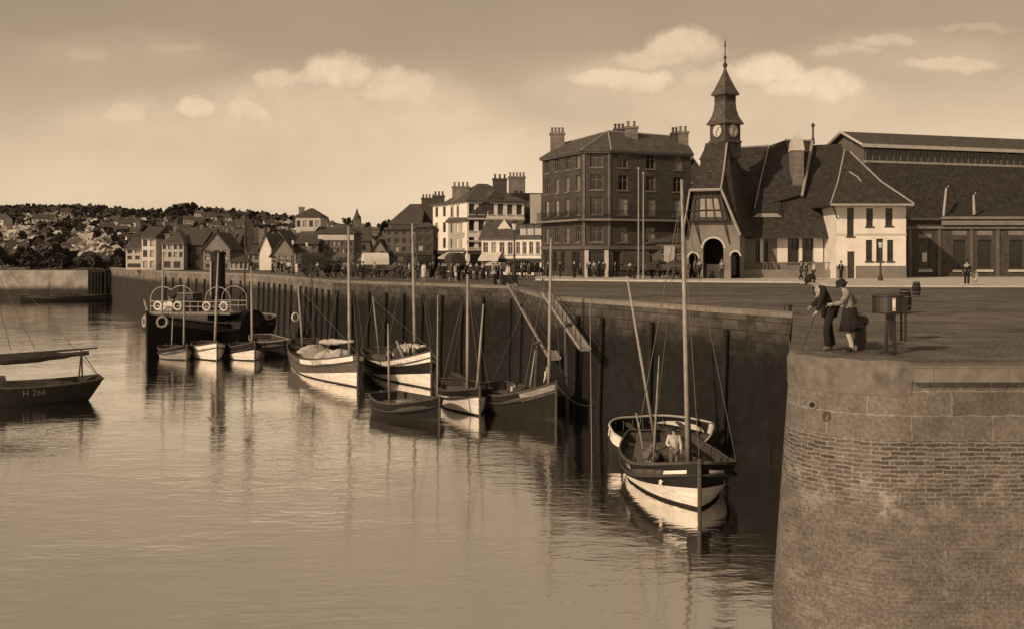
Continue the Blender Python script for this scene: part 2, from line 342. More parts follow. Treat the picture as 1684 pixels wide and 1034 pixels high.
# ------------------------------------------------------------------ setting: ground, quay walls, pier, water, hill
EDGE = [(-79, 203), (-54, 158), (-32, 130), (-23, 112), (-17, 98), (-.1, 80), (2.05, 60), (11.7, 43)]    # edge of the long quay, far to near
BC = (8.6, 24.3); BR = 2.0
ARC = [(BC[0] + BR * math.cos(a), BC[1] + BR * math.sin(a)) for a in [PI * (1.0 - .06) + (PI * .56) * k / 14 for k in range(15)]]
ARC = [p for p in ARC if True]
NEAR = [(11.7, 43)] + ARC + [(60, 22.1)]
poly = [(-3000, 206, -.8), (-79, 203, -.5)] + [(x, y, 0) for x, y in EDGE[1:]] + [(x, y, 0) for x, y in ARC] + [(60, 22.1, 0), (3000, 15, 0), (3000, 4000, 0), (-3000, 4000, -.8)]
tri = geometry.tessellate_polygon([[Vector((p[0], p[1], 0)) for p in poly]])
g = MB().add(poly, [list(t) for t in tri]).build('ground', 'ground'); struct(g)
MB().add([(-3000, -300, WZ), (3000, -300, WZ), (3000, 260, WZ), (-3000, 260, WZ)], [[0, 1, 2, 3]]).build('water', 'harbour_water')['kind'] = 'structure'
bed = MB().add([(-3000, -300, WZ - 3), (3000, -300, WZ - 3), (3000, 260, WZ - 3), (-3000, 260, WZ - 3)], [[0, 1, 2, 3]]).build('harbour_bed', 'weed'); struct(bed)
def wall_run(pts, root, matn, batter=.06, zt=0, zb=WZ - 3, name='wall_face', zs=None, cop=True, copw=.4, coph=.2, copz=.05, copm='coping'):
    pts = [Vector((p[0], p[1], 0)) for p in pts]; m = MB(); nrm = []
    for i in range(len(pts)):
        a = pts[max(i - 1, 0)]; b = pts[min(i + 1, len(pts) - 1)]; d = (b - a).normalized(); nrm.append(Vector((d.y, -d.x, 0)))   # water side
    L_ = 0; us = [0]
    for i in range(1, len(pts)): L_ += (pts[i] - pts[i - 1]).length; us.append(L_)
    N = 5; vs = []; fs = []
    for k in range(N + 1):
        z = zt + (zb - zt) * k / N
        for p, n in zip(pts, nrm): vs.append(p + n * (batter * (zt - z)) + Vector((0, 0, z)))
    w = len(pts)
    for k in range(N):
        for i in range(w - 1): fs.append([k * w + i, k * w + i + 1, (k + 1) * w + i + 1, (k + 1) * w + i])
    o = m.add(vs, fs).build(name, matn, root)
    # continuous UVs along the run
    off = root_loc(root); uv = o.data.uv_layers[0]
    for p in o.data.polygons:
        for li in p.loop_indices:
            vi = o.data.loops[li].vertex_index; uv.data[li].uv = (us[vi % w], o.data.vertices[vi].co.z + off.z)
    if cop:
        rings = []
        for p, n in zip(pts, nrm):
            rings.append([p + n * .05 + Vector((0, 0, zt - coph)), p + n * .05 + Vector((0, 0, zt + copz)), p - n * copw + Vector((0, 0, zt + copz)), p - n * copw + Vector((0, 0, zt - coph))])
        MB().loft(rings).build('coping', copm, root)
    return o
qw = thing('quay_wall', 'long weed-dark masonry quay wall with a pale stone edge behind the moored boats', 'quay wall', (0, 60, 0))
wall_run(EDGE[4:], qw, 'stone_wall', .04)
wall_run([(11.7, 43), (8.05, 30), (ARC[0][0] + .12, ARC[0][1])], qw, 'stone_wall', .04, cop=False, name='return_wall')
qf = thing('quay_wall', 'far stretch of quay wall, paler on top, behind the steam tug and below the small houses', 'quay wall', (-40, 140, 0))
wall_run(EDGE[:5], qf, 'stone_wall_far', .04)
fb = thing('quay_wall', 'low pale embankment wall across the water at the foot of the left hillside', 'quay wall', (-120, 204, -.6))
wall_run([(-600, 206), (-79, 203)], fb, 'stone_bank', .1, zt=-.55, cop=False)
pier = thing('stone_pier', 'massive stone pier head with a rounded corner, ashlar on top and worn brick below', 'pier', (9, 23, 0))
wall_run(ARC + [(60, 22.1)], pier, 'pier_masonry', .07, zt=0, cop=False, name='masonry')
# thick rounded cap of the pier head
cap = MB(); rings = []
cpts = ARC
for i, (x, y) in enumerate(cpts):
    d = Vector((x - BC[0], y - BC[1], 0)).normalized(); c = Vector((x, y, 0))
    wob = .02 * math.sin(i * 1.7)
    rings.append([c + d * .06 + Vector((0, 0, -.62)), c + d * .07 + Vector((0, 0, .0 + wob)), c + d * .0 + Vector((0, 0, .13 + wob)), c - d * .9 + Vector((0, 0, .13 + wob * .5)), c - d * 1.0 + Vector((0, 0, -.62))])
cap.loft(rings).build('cap_stone', 'cap_stone', pier)
x0 = ARC[-1][0]
MB().box(x0 + .0, 60, 22.06, 22.75, -.3, .05).build('coping', 'coping', pier)
hole = MB().torus((WX(1328, 22.9), 22.52, ZZ(661, 22.9)), .085, .035, (-.45, -1, .05)).build('drain_ring', 'coping', pier)
MB().lathe([(.085, 0), (.085, .03)], (WX(1328, 22.9), 22.6, ZZ(661, 22.9)), 12, rot=Matrix.Rotation(PI / 2, 4, 'X')).build('drain_hole', 'iron', pier)
# pavement along the market and houses: a raised kerbed slab
pv = MB(); pp = [(WX(880, 98), 98), (WX(1130, 92), 92), (WX(1310, 89), 89), (WX(1380, 78), 78), (62, 76), (62, 107.5), (WX(880, 120), 120)]
pv.hexa([(x, y, -.2) for x, y in pp], [(x, y, .13) for x, y in pp]).build('pavement', 'pavement')['kind'] = 'structure'
# hill behind the town
RID = [(-400, 348), (60, 345), (150, 345), (210, 351), (275, 352), (300, 346), (330, 347), (360, 352), (440, 356), (520, 364), (600, 371), (700, 380), (900, 396), (1200, 408), (2200, 414)]
def lerp(tab, x):
    if x <= tab[0][0]: return tab[0][1]
    for (a, b), (c, d) in zip(tab, tab[1:]):
        if x <= c: return b + (d - b) * (x - a) / (c - a)
    return tab[-1][1]
def hz(px, D):
    zt = EYE + (HY - lerp(RID, px)) / F * 620
    q = max(0, min(1, (px - 150) / 130)); s = 208 + 27 * q
    u = max(0, min(1, (D - s) / (620 - s)))
    k = u ** (.8 + .3 * q)
    h = -.75 + (zt + .75) * k
    if D > 620: h -= (D - 620) * .03
    return h
hm = MB(); NX, NY = 130, 46; vs = []
for j in range(NY + 1):
    D = 206 + (760 - 206) * (j / NY) ** 1.4
    for i in range(NX + 1):
        px = -420 + 2500 * i / NX
        h = hz(px, D) + (.5 * math.sin(px * .11 + D * .05) + .4 * math.sin(px * .27 - D * .09)) * min(1, max(0, (D - 215) / 60)) * (D / 400)
        vs.append((WX(px, D), D + .5, h))
hm.add(vs, [[j * (NX + 1) + i, j * (NX + 1) + i + 1, (j + 1) * (NX + 1) + i + 1, (j + 1) * (NX + 1) + i] for j in range(NY) for i in range(NX)])
struct(hm.build('hill', 'hill', smooth=True))

# ------------------------------------------------------------------ camera, sun, sky
cam = bpy.data.cameras.new('camera'); co = bpy.data.objects.new('camera', cam); COL.objects.link(co)
co.location = (0, 0, EYE); co.rotation_euler = (PI / 2, 0, 0); cam.sensor_width = 36; cam.lens = 36 * F / 1684; cam.shift_y = -(517 - HY) / 1684; cam.clip_end = 6000; cam.clip_start = .5
S.camera = co
SUN_EL = math.radians(27)
to_sun = Vector((-.70 * math.cos(SUN_EL), -.714 * math.cos(SUN_EL), math.sin(SUN_EL)))
sl = bpy.data.lights.new('sun', 'SUN'); sl.energy = SUN_E; sl.angle = math.radians(.6); sl.color = (1, .77, .53)
so = bpy.data.objects.new('sun', sl); COL.objects.link(so); so.rotation_euler = to_sun.to_track_quat('Z', 'Y').to_euler(); so.location = (-30, -20, 60)
w = bpy.data.worlds.new('World'); S.world = w; w.use_nodes = True; nt = w.node_tree; nt.nodes.clear(); L = nt.links.new
out = nd(nt, 'ShaderNodeOutputWorld'); bg = nd(nt, 'ShaderNodeBackground'); L(bg.outputs[0], out.inputs[0]); bg.inputs[1].default_value = SKY_S
sky = nd(nt, 'ShaderNodeTexSky', sky_type='NISHITA'); sky.sun_disc = False; sky.sun_elevation = SUN_EL; sky.sun_rotation = math.atan2(to_sun.x, to_sun.y); sky.air_density = 1; sky.dust_density = 2.5
bw = nd(nt, 'ShaderNodeRGBToBW'); L(sky.outputs[0], bw.inputs[0])
tc = nd(nt, 'ShaderNodeTexCoord'); sx = nd(nt, 'ShaderNodeSeparateXYZ'); L(tc.outputs['Generated'], sx.inputs[0])
def mth(op, a, b=0.0, c=None, clamp=False):
    x = nd(nt, 'ShaderNodeMath', operation=op); x.use_clamp = clamp
    for i, q in enumerate((a, b) if c is None else (a, b, c)):
        if isinstance(q, (int, float)): x.inputs[i].default_value = q
        else: L(q, x.inputs[i])
    return x.outputs[0]
def sstep(x, a, b):
    r = nd(nt, 'ShaderNodeMapRange', interpolation_type='SMOOTHSTEP'); L(x, r.inputs[0]); r.inputs[1].default_value = a; r.inputs[2].default_value = b; return r.outputs[0]
X, Y, Z = sx.outputs; yy = mth('MAXIMUM', Y, .02)
nz = nd(nt, 'ShaderNodeTexNoise'); L(tc.outputs['Generated'], nz.inputs['Vector']); nz.inputs['Scale'].default_value = 26; nz.inputs['Detail'].default_value = 9; nz.inputs['Roughness'].default_value = .6
sc = nd(nt, 'ShaderNodeSeparateColor'); L(nz.outputs['Color'], sc.inputs[0])
U = mth('MULTIPLY_ADD', mth('SUBTRACT', sc.outputs[0], .5), .042, mth('DIVIDE', X, yy)); V = mth('MULTIPLY_ADD', mth('SUBTRACT', sc.outputs[1], .5), .034, mth('DIVIDE', Z, yy))
CL = [  # cumulus humps by direction: (tan azimuth, tan elevation) from photo pixels, radii, brightness
 (560, 190, 270, 76, .42), (640, 235, 300, 62, .22), (360, 215, 160, 44, .2), (1250, 165, 210, 62, .34), (1040, 140, 170, 52, .3), (1480, 90, 170, 42, .22), (230, 200, 150, 40, .2), (200, 90, 170, 40, .14), (560, 122, 66, 30, .95), (655, 150, 70, 34, .7), (455, 140, 42, 22, .7), (505, 135, 34, 22, .7), (325, 180, 30, 20, .75), (400, 186, 38, 24, .7), (205, 190, 42, 20, .45), (570, 175, 60, 24, .45), (150, 88, 38, 14, .3), (285, 80, 55, 11, .3), (735, 190, 90, 40, .3),
 (980, 132, 52, 22, .8), (1045, 135, 60, 24, .85), (1125, 82, 62, 34, .9), (1070, 100, 60, 22, .7), (1265, 122, 70, 34, 1.0), (1340, 145, 90, 34, .85), (1205, 130, 60, 26, .6), (1170, 135, 60, 24, .5), (1455, 70, 60, 14, .6), (1390, 84, 60, 12, .5), (1560, 104, 85, 13, .6), (1600, 45, 60, 10, .3)]
acc = None
for px, py, a, b, br in CL:
    u0 = (px - CX) / F; v0 = (HY - py) / F; a *= 1.15 / F; b *= 1.2 / F
    du = mth('MULTIPLY', mth('SUBTRACT', U, u0), 1 / a); dv = mth('MULTIPLY', mth('SUBTRACT', V, v0), 1 / b)
    d = mth('SQRT', mth('ADD', mth('MULTIPLY', du, du), mth('MULTIPLY', dv, dv)))
    m_ = mth('MULTIPLY', sstep(d, 1.08, .55), sstep(dv, -1.0, .1)); m_ = mth('MULTIPLY', m_, br)
    acc = m_ if acc is None else mth('MAXIMUM', acc, m_)
nf = nd(nt, 'ShaderNodeTexNoise'); L(tc.outputs['Generated'], nf.inputs['Vector']); nf.inputs['Scale'].default_value = 48; nf.inputs['Detail'].default_value = 8; nf.inputs['Roughness'].default_value = .65
acc = mth('MULTIPLY', acc, mth('MULTIPLY_ADD', nf.outputs[0], 1.1, .45))
acc = mth('MULTIPLY', acc, mth('GREATER_THAN', Y, .05))
n2 = nd(nt, 'ShaderNodeTexNoise'); L(tc.outputs['Generated'], n2.inputs['Vector']); n2.inputs['Scale'].default_value = 5; n2.inputs['Detail'].default_value = 5
veil = mth('MULTIPLY_ADD', mth('SUBTRACT', n2.outputs[0], .5), .35, 1)
rp = nd(nt, 'ShaderNodeValToRGB'); L(mth('DIVIDE', Z, mth('SQRT', mth('ADD', mth('MULTIPLY', X, X), mth('MULTIPLY', Y, Y)))), rp.inputs[0])
els = rp.color_ramp.elements; els[0].position = 0; els[0].color = (SKY_LO,) * 3 + (1,); els[1].position = 1; els[1].color = (SKY_HI,) * 3 + (1,)
for pos, val in SKY_RAMP:
    e = els.new(pos); e.color = (val,) * 3 + (1,)
hum = mth('MULTIPLY', mth('MULTIPLY', mth('POWER', bw.outputs[0], .35), rp.outputs[0]), veil)
lum = mth('MULTIPLY_ADD', acc, CLOUD_B, hum)
tint = nd(nt, 'ShaderNodeMix', data_type='RGBA', blend_type='MULTIPLY'); tint.inputs[0].default_value = 1; tint.inputs[6].default_value = (1, .765, .515, 1); L(lum, tint.inputs[7])
L(tint.outputs[2], bg.inputs[0])
vs_ = S.view_settings; vs_.view_transform = 'Standard'; vs_.look = 'None'; vs_.exposure = EXPO; vs_.gamma = 1

# low scrub and chalky patches of the hillside: uncountable
rnd = random.Random(5); sb = MB()
for k in range(4600):
    px = rnd.uniform(-90, 480); D = 214 + 400 * rnd.random() ** 1.2
    if px > 200 and D < 300: continue
    x, z = WX(px, D), hz(px, D); r = rnd.uniform(.5, 1.7) * (1 + D / 900); band = math.sin(D * .045 + px * .02) + .6 * math.sin(px * .05 - D * .02)
    mi = 1 if D < 224 else 1 if (rnd.random() < (.22 if px < 205 else .5) - .25 * band or D > (455 if px < 205 else 540)) else 0
    for j in range(5):
        c = Vector((x + rnd.gauss(0, r), D + rnd.gauss(0, r), z + rnd.uniform(-.1, .9) * r * (1.0 if mi else .35))); a = Vector((rnd.gauss(0, 1), rnd.gauss(0, .6), rnd.gauss(0, .7))).normalized() * r * .8; b = a.orthogonal().normalized() * r * rnd.uniform(.3, .8)
        sb.add([c - a - b * .5, c + a * .6 - b, c + a + b * .6, c - a * .4 + b], [[0, 1, 2, 3]], mi)
o = sb.build('hillside_scrub', ['scrub_pale', 'scrub_dark']); o['kind'] = 'stuff'; o['label'] = 'mottled scrub and pale chalky patches covering the far hillside'; o['category'] = 'scrub'
# ------------------------------------------------------------------ fish market
D0 = 105.0
mk = thing('fish_market', 'fish market hall with steep dark tiled roofs, arched porch, clock turret and a white pavilion', 'market hall', (WX(1300, D0), D0, 0))
def W(px, D=D0): return WX(px, D)
# low front wall with window openings
xa, xb = W(1208), W(1392)
def hol(a, b, y0, y1, D=D0): return (W(a, D) - xa, W(b, D) - xa, ZZ(y1, D), ZZ(y0, D))
hs = [hol(1242, 1249, 397, 431), hol(1256, 1263, 397, 431), hol(1296, 1313, 393, 433), hol(1320, 1337, 393, 433)]
m = MB(); p0, t, n = facade(m, (xa, D0), (xb, D0), 0, 4.5, hs, .3); m.build('wall', 'plaster_grey', mk)
for h in hs: window(mk, p0, t, n, h, 'trim_dark', 'pane', .3, True)
for a, b, pr in ((1278, 1295, .07), (1337.5, 1353, .07), (1314, 1319, .05), (1250, 1255, .04)): MB().fbox(p0, t, n, W(a) - xa, W(b) - xa, 1.58, 4.3, -.1, pr).build('plaster_panel', 'plaster_white', mk)
# main roof
m = MB(); ez, rz_ = 4.35, ZZ(238, 112)
m.hexa([(W(1210), 103.7, ez - .2), (W(1388), 103.7, ez - .2), (W(1388), 121, ez - .2), (W(1210), 121, ez - .2)],
       [(W(1210), 103.7, ez), (W(1388), 103.7, ez), (W(1388), 121, ez), (W(1210), 121, ez)])
rl = Vector((W(1216, 112), 112, ZZ(244, 112))); rm = Vector((W(1275, 112), 112, ZZ(240, 112))); rr = Vector((W(1385, 112), 112, ZZ(237, 112)))
e = [(W(1210), 103.7, ez + .003), (W(1388), 103.7, ez + .003), (W(1388), 121, ez + .003), (W(1210), 121, ez + .003)]
m.add(e + [rl, rr], [[0, 1, 5, 4], [1, 2, 5], [2, 3, 4, 5], [3, 0, 4]])
# steeper proud wing between the two pale verges
dd = lambda py: 103.7 + (388 - py) / (388 - 238) * 8.3
m.hexa([(W(1262, 112.5), 112.6, ZZ(241, 112.5)), (W(1240, dd(345)), dd(345), ZZ(345, dd(345))), (W(1318, dd(325)), dd(325), ZZ(325, dd(325))), (W(1336, 112.5), 112.6, ZZ(241, 112.5))],
       [(W(1291, 112), 111.9, ZZ(231, 112)), (W(1243, dd(345)), dd(345) - .5, ZZ(345, dd(345)) + .25), (W(1316, dd(325)), dd(325) - .5, ZZ(325, dd(325)) + .25), (W(1334, 112), 111.9, ZZ(232, 112))])
m.build('roof', 'tiles', mk)
m = MB()
m.tube([P(1336, 233, 111.6), P(1328, 275, 107.9 + .6), P(1319, 323, dd(325) - .6)], .16, 6)
m.tube([P(1264, 242, 111.8), P(1250, 300, 107.8), P(1241, 343, dd(345) - .55)], .07, 6)
m.tube([P(1291, 230.5, 111.7), P(1334, 231.5, 111.7)], .13, 6); m.tube([P(1218, 243, 111.9), P(1264, 240, 111.9)], .12, 6)
m.build('roof_ridge', 'zinc', mk)
m = MB(); m.fbox((W(1208), 103.62), (1, 0), (0, -1), 0, W(1390) - W(1208), ez - .28, ez - .06, -.08, .06); m.build('gutter', 'trim_dark', mk)
# eyebrow dormers
for px, py, s in ((1272, 306, .8), (1262, 358, 1.1)):
    d = dd(py); c = P(px, py, d - .25); b = MB()
    b.loft([[c + Vector((s * 1.5 * math.cos(a), 0, s * .55 * math.sin(a))) for a in [PI * k / 8 for k in range(9)]], [c + Vector((s * 1.1 * math.cos(a) + s * .5, 2.0, 2.6 + s * .1 * math.sin(a))) for a in [PI * k / 8 for k in range(9)]]])
    o = b.build('dormer', 'tiles', mk)
    MB().hexa([c + Vector((-s * 1.35, -.06, .02)), c + Vector((s * 1.35, -.06, .02)), c + Vector((s * 1.35, .02, .02)), c + Vector((-s * 1.35, .02, .02))], [c + Vector((-s * .9, -.06, .36 * s)), c + Vector((s * .9, -.06, .36 * s)), c + Vector((s * .9, .02, .36 * s)), c + Vector((-s * .9, .02, .36 * s))]).build('dormer_front', 'zinc', o)
# chimney and finial
b = MB(); x0, x1 = W(1304, 107.5), W(1322, 107.5); zt = ZZ(223, 107.5)
b.box(x0, x1, 107.5, 109, 8, ZZ(248, 107.5))
oc = b.build('chimney', 'brick_mid', mk)
b = MB(); b.hexa([(x0 - .08, 107.4, ZZ(248, 107.5) + .003), (x1 + .08, 107.4, ZZ(248, 107.5) + .003), (x1 + .08, 109.1, ZZ(248, 107.5) + .003), (x0 - .08, 109.1, ZZ(248, 107.5) + .003)], [(x0 + .1, 107.5, zt - .5), (x1 - .1, 107.5, zt - .5), (x1 - .1, 109, zt - .5), (x0 + .1, 109, zt - .5)])
b.hexa([(x0 + .1, 107.5, zt - .497), (x1 - .1, 107.5, zt - .497), (x1 - .1, 109, zt - .497), (x0 + .1, 109, zt - .497)], [(x0 + .4, 107.6, zt), (x1 - .4, 107.6, zt), (x1 - .4, 108.9, zt), (x0 + .4, 108.9, zt)])
b.build('chimney_head', 'plaster_pale', oc)
c = P(1337, 234, 111.9); MB().lathe([(.22, -.2), (.16, .4), (.1, .5), (.1, 1.6), (.2, 1.7), (.2, 1.9), (.06, 2.05)], c, 8).build('finial', 'iron', mk)
# ---- arched porch, turned to the left
PH = math.radians(20); PC = Vector((WX(1172, 101), 101, 0)); pt = Vector((math.cos(PH), -math.sin(PH), 0)); pn = Vector((-math.sin(PH), -math.cos(PH), 0))
HWp = 2.6
def Q(u, d, z): return PC + pt * u + pn * d + Vector((0, 0, z))
arches = [(-2.35, -1.45, 2.15, .45), (-.95, 1.05, 3.05, 1.0), (1.75, 2.6, 2.3, .42)]    # u0, u1, spring height, rise
m = MB(); zt = 4.4
cuts = [-HWp] + [q for a in arches for q in a[:2]] + [HWp]
for k in range(0, len(cuts), 2):
    a, b = cuts[k], cuts[k + 1]; m.add([Q(a, 0, 0), Q(b, 0, 0), Q(b, 0, zt), Q(a, 0, zt)], [[0, 1, 2, 3]])
for a, b, sp, ri in arches:
    N = 12; pts = []
    for k in range(N + 1):
        th = PI * (1 - k / N); u = (a + b) / 2 + (b - a) / 2 * math.cos(th); z = sp + ri * math.sin(th); pts.append((u, z))
    for (u, z), (u2, z2) in zip(pts, pts[1:]):
        m.add([Q(u, 0, z), Q(u2, 0, z2), Q(u2, 0, zt), Q(u, 0, zt)], [[0, 1, 2, 3]])
        m.add([Q(u, 0, z), Q(u2, 0, z2), Q(u2, -.7, z2), Q(u, -.7, z)], [[0, 1, 2, 3]])
    for u in (a, b): m.add([Q(u, 0, 0), Q(u, 0, sp), Q(u, -.7, sp), Q(u, -.7, 0)], [[0, 1, 2, 3]])
m.add([Q(-HWp, 0, zt), Q(HWp, 0, zt), Q(.95, 0, 8.8), Q(-1.75, 0, 8.8)], [[0, 1, 2, 3]])
for s in (-1, 1): m.add([Q(s * HWp, 0, 0), Q(s * HWp, 0, zt), Q(s * HWp, -8, zt), Q(s * HWp, -8, 0)], [[0, 1, 2, 3]])
pw = m.build('porch_wall', 'porch_plaster', mk)
MB().hexa([Q(-HWp + .02, -2.6, 0), Q(HWp - .02, -2.6, 0), Q(HWp - .02, -2.8, 0), Q(-HWp + .02, -2.8, 0)], [Q(-HWp + .02, -2.6, zt), Q(HWp - .02, -2.6, zt), Q(HWp - .02, -2.8, zt), Q(-HWp + .02, -2.8, zt)]).build('porch_shade_wall', 'timber_black', mk)  # inner wall of the porch, coloured black for the shade inside the arches
MB().hexa([Q(-HWp + .02, -.75, 3.9), Q(HWp - .02, -.75, 3.9), Q(HWp - .02, -2.58, 3.9), Q(-HWp + .02, -2.58, 3.9)], [Q(-HWp + .02, -.75, 4.1), Q(HWp - .02, -.75, 4.1), Q(HWp - .02, -2.58, 4.1), Q(-HWp + .02, -2.58, 4.1)]).build('porch_ceiling', 'timber_black', mk)
m = MB()
for a, b, sp, ri in arches:
    N = 12; r0 = []
    for k in range(N + 1):
        th = PI * (1 - k / N); u = (a + b) / 2 + (b - a) / 2 * math.cos(th); z = sp + ri * math.sin(th); u2 = (a + b) / 2 + ((b - a) / 2 + .16) * math.cos(th); z2 = sp + (ri + .16) * math.sin(th)
        r0.append([Q(u, .0, z), Q(u2, .0, z2), Q(u2, .05, z2), Q(u, .05, z)])
    m.loft(r0)
m.build('arch_trim', 'plaster_pale', pw)
m = MB(); m.hexa([Q(-.95, -.62, 0), Q(1.05, -.62, 0), Q(1.05, -.66, 0), Q(-.95, -.66, 0)], [Q(-.95, -.62, 1.5), Q(1.05, -.62, 1.5), Q(1.05, -.66, 1.5), Q(-.95, -.66, 1.5)]); m.build('gate', 'iron', mk)
# jettied timber gable
m = MB(); m.hexa([Q(-2.1, .55, 5.7), Q(1.7, .55, 5.7), Q(1.7, .01, 5.7), Q(-2.1, .01, 5.7)], [Q(-1.85, .55, 8.6), Q(.8, .55, 8.6), Q(.8, .01, 8.6), Q(-1.85, .01, 8.6)]); jt = m.build('jetty', 'timber', mk)
m = MB(); m.hexa([Q(-1.25, .58, 6.1), Q(1.1, .58, 6.1), Q(1.1, .5, 6.1), Q(-1.25, .5, 6.1)], [Q(-1.1, .58, 7.9), Q(.55, .58, 7.9), Q(.55, .5, 7.9), Q(-1.1, .5, 7.9)]); m.build('jetty_panel', 'porch_panel', jt)
m = MB()
for u in (-1.8, -1.25, -.5, .35, 1.1, 1.5): m.tube([Q(u, .6, 5.75), Q(u * .72 - .25, .6, 8.5)], .085, 4)
for z in (5.75, 6.75, 8.0): m.tube([Q(-2.2, .62, z), Q(1.75 - (z - 5.7) * .3, .62, z)], .08, 4)
for u in (-1.7, 1.1): m.tube([Q(u, .5, 5.7), Q(u + .55, .05, 3.5)], .07, 5)
m.build('timber_frame', 'trim_dark', jt)
# porch roof with half hip
m = MB(); f0 = 1.1
A = [Q(-2.75, .7, 4.25), Q(-2.0, f0, 8.75), Q(.95, f0, 8.75), Q(2.7, .7, 4.25)]
Mid = [Q(-1.55, -.7, 10.6), Q(.95, -.7, 10.6)]; Tp = [Q(-1.05, -2.2, 13.6), Q(1.05, -2.2, 13.6), Q(1.05, -4.4, 13.6), Q(-1.05, -4.4, 13.6)]
Bk = [Q(-3.2, -12, 4.25), Q(-1.6, -12, 10.0), Q(1.6, -12, 11.0), Q(4.6, -9, 4.25)]
m.add(A + Mid + Tp + Bk, [[1, 2, 5, 4], [4, 5, 7, 6], [2, 3, 13, 12, 8, 7, 5], [0, 1, 4, 6, 9, 11, 10], [6, 7, 8, 9], [9, 8, 12, 11]])
m.build('porch_roof', 'tiles', mk)
m = MB(); m.tube([Q(-2.05, f0 + .05, 8.72), Q(1.0, f0 + .05, 8.72)], .15, 6); m.tube([Q(.98, f0, 8.75), Q(2.75, .75, 4.3)], .13, 6); m.tube([Q(-2.03, f0, 8.75), Q(-2.8, .75, 4.3)], .1, 6)
m.tube([Q(.97, f0 + .03, 8.8), Q(.97, -.67, 10.65), Q(1.07, -2.15, 13.6)], .1, 6)
m.build('roof_trim', 'zinc', mk)
# clock turret
TC = Vector((WX(1192.5, 104), 104, 0)); TR = Matrix.Translation(TC) @ Matrix.Rotation(math.radians(33), 4, 'Z')
def sq(s, z): return [(-s / 2, -s / 2, z), (s / 2, -s / 2, z), (s / 2, s / 2, z), (-s / 2, s / 2, z)]
zt = lambda py: ZZ(py, 104)
MB().loft([sq(2.2, zt(262)), sq(2.2, zt(236))]).xf(TR).build('turret_base', 'tiles', mk)
ck = MB().loft([sq(2.35, zt(236)), sq(2.35, zt(233)), sq(2.12, zt(232)), sq(2.12, zt(205))]).xf(TR).build('clock_stage', 'timber', mk)
for (rot, nm) in ((0, 'r'), (-PI / 2, 'l')):
    M2 = TR @ Matrix.Rotation(rot, 4, 'Z') @ Matrix.Translation((0, -1.075, zt(217)))
    fc = MB().lathe([(.64, -.03), (.64, .04), (.0, .041)], n=28, rot=Matrix.Rotation(PI / 2, 4, 'X')).xf(M2).build('clock_face', 'clock_white', mk)
    b = MB().torus((0, -.03, 0), .68, .06, (0, 1, 0), 28, 6)
    for k in range(12):
        a = k * PI / 6; b.tube([(.5 * math.sin(a), -.05, .5 * math.cos(a)), (.6 * math.sin(a), -.05, .6 * math.cos(a))], .028, 4)
    b.xf(M2).build('hour_ring', 'trim_dark', fc)
    MB().tube([(.0, -.06, 0), (.26, -.06, .34)], .05, 4).tube([(0, -.07, 0), (-.12, -.07, -.52)], .035, 4).xf(M2).build('clock_hand', 'iron', fc)
sk = []
for py, s in ((204, 2.62), (200, 2.35), (192, 1.9), (182, 1.62), (172, 1.5), (167, 1.48)): sk.append(sq(s, zt(py)))
MB().loft([sq(2.62, zt(206))] + sk).xf(TR).build('turret_skirt', 'slate', mk)
lv = MB()
for k in range(7):
    z = zt(167) + (zt(156.5) - zt(167)) * k / 7; h = (zt(156.5) - zt(167)) / 7; lv.loft([sq(1.56, z), sq(1.44, z + h - .004)])
lv.xf(TR).build('louvres', 'slate', mk)
MB().loft([sq(1.95, zt(158)), sq(1.98, zt(155)), sq(1.5, zt(147)), sq(.75, zt(130)), sq(.28, zt(118))]).xf(TR).build('turret_roof', 'slate', mk)
MB().lathe([(.2, zt(119)), (.12, zt(112)), (.2, zt(110)), (.26, zt(107)), (.12, zt(104)), (.07, zt(98)), (.16, zt(96)), (.16, zt(94)), (.06, zt(92)), (.05, zt(78)), (.11, zt(76)), (.02, zt(65))], (TC.x, TC.y, 0), 8).build('spire_finial', 'iron', mk)
# small cupola behind the porch, left
c = P(1158, 272, 113); MB().box(c.x - .35, c.x + .35, c.y - .35, c.y + .35, c.z - 2.5, c.z + .6).loft([[(c.x - .5, c.y - .5, c.z + .603), (c.x + .5, c.y - .5, c.z + .603), (c.x + .5, c.y + .5, c.z + .603), (c.x - .5, c.y + .5, c.z + .603)], [(c.x - .05, c.y - .05, c.z + 1.6), (c.x + .05, c.y - .05, c.z + 1.6), (c.x + .05, c.y + .05, c.z + 1.6), (c.x - .05, c.y + .05, c.z + 1.6)]]).build('cupola', 'slate', mk)
# ---- white pavilion
Dp = 101.0; xl, xr = WX(1376, Dp), WX(1490, Dp); ev = ZZ(337, Dp)
def hp(a, b, y0, y1): return (WX(a, Dp) - xl, WX(b, Dp) - xl, max(.02, ZZ(y1, Dp)), ZZ(y0, Dp))
wins = [hp(1424.5, 1436, 343, 373), hp(1456, 1468, 343, 372), hp(1424, 1435, 395, 430), hp(1441, 1452.5, 393, 430), hp(1459, 1469.5, 395, 430)]
tall = hp(1393, 1404.5, 342, 389); door = hp(1393.5, 1405.5, 414, 462)
m = MB(); p0, t, n = facade(m, (xl, Dp), (xr, Dp), 0, ev, wins + [tall, door], .22)
m.add([(xl, Dp, 0), (xl, Dp + 8, 0), (xl, Dp + 8, ev), (xl, Dp, ev)], [[0, 1, 2, 3]]); m.add([(xr, Dp, 0), (xr, Dp + 8, 0), (xr, Dp + 8, ev), (xr, Dp, ev)], [[0, 1, 2, 3]])
m.build('pavilion_wall', 'plaster_white', mk)
for h in wins + [tall]: window(mk, p0, t, n, h, 'trim_dark', 'pane', .22, True)
b = MB(); a_, b_, c_, d_ = door; b.fbox(p0, t, n, a_ + .01, b_ - .01, 0.02, d_ - .01, -.2, -.12)
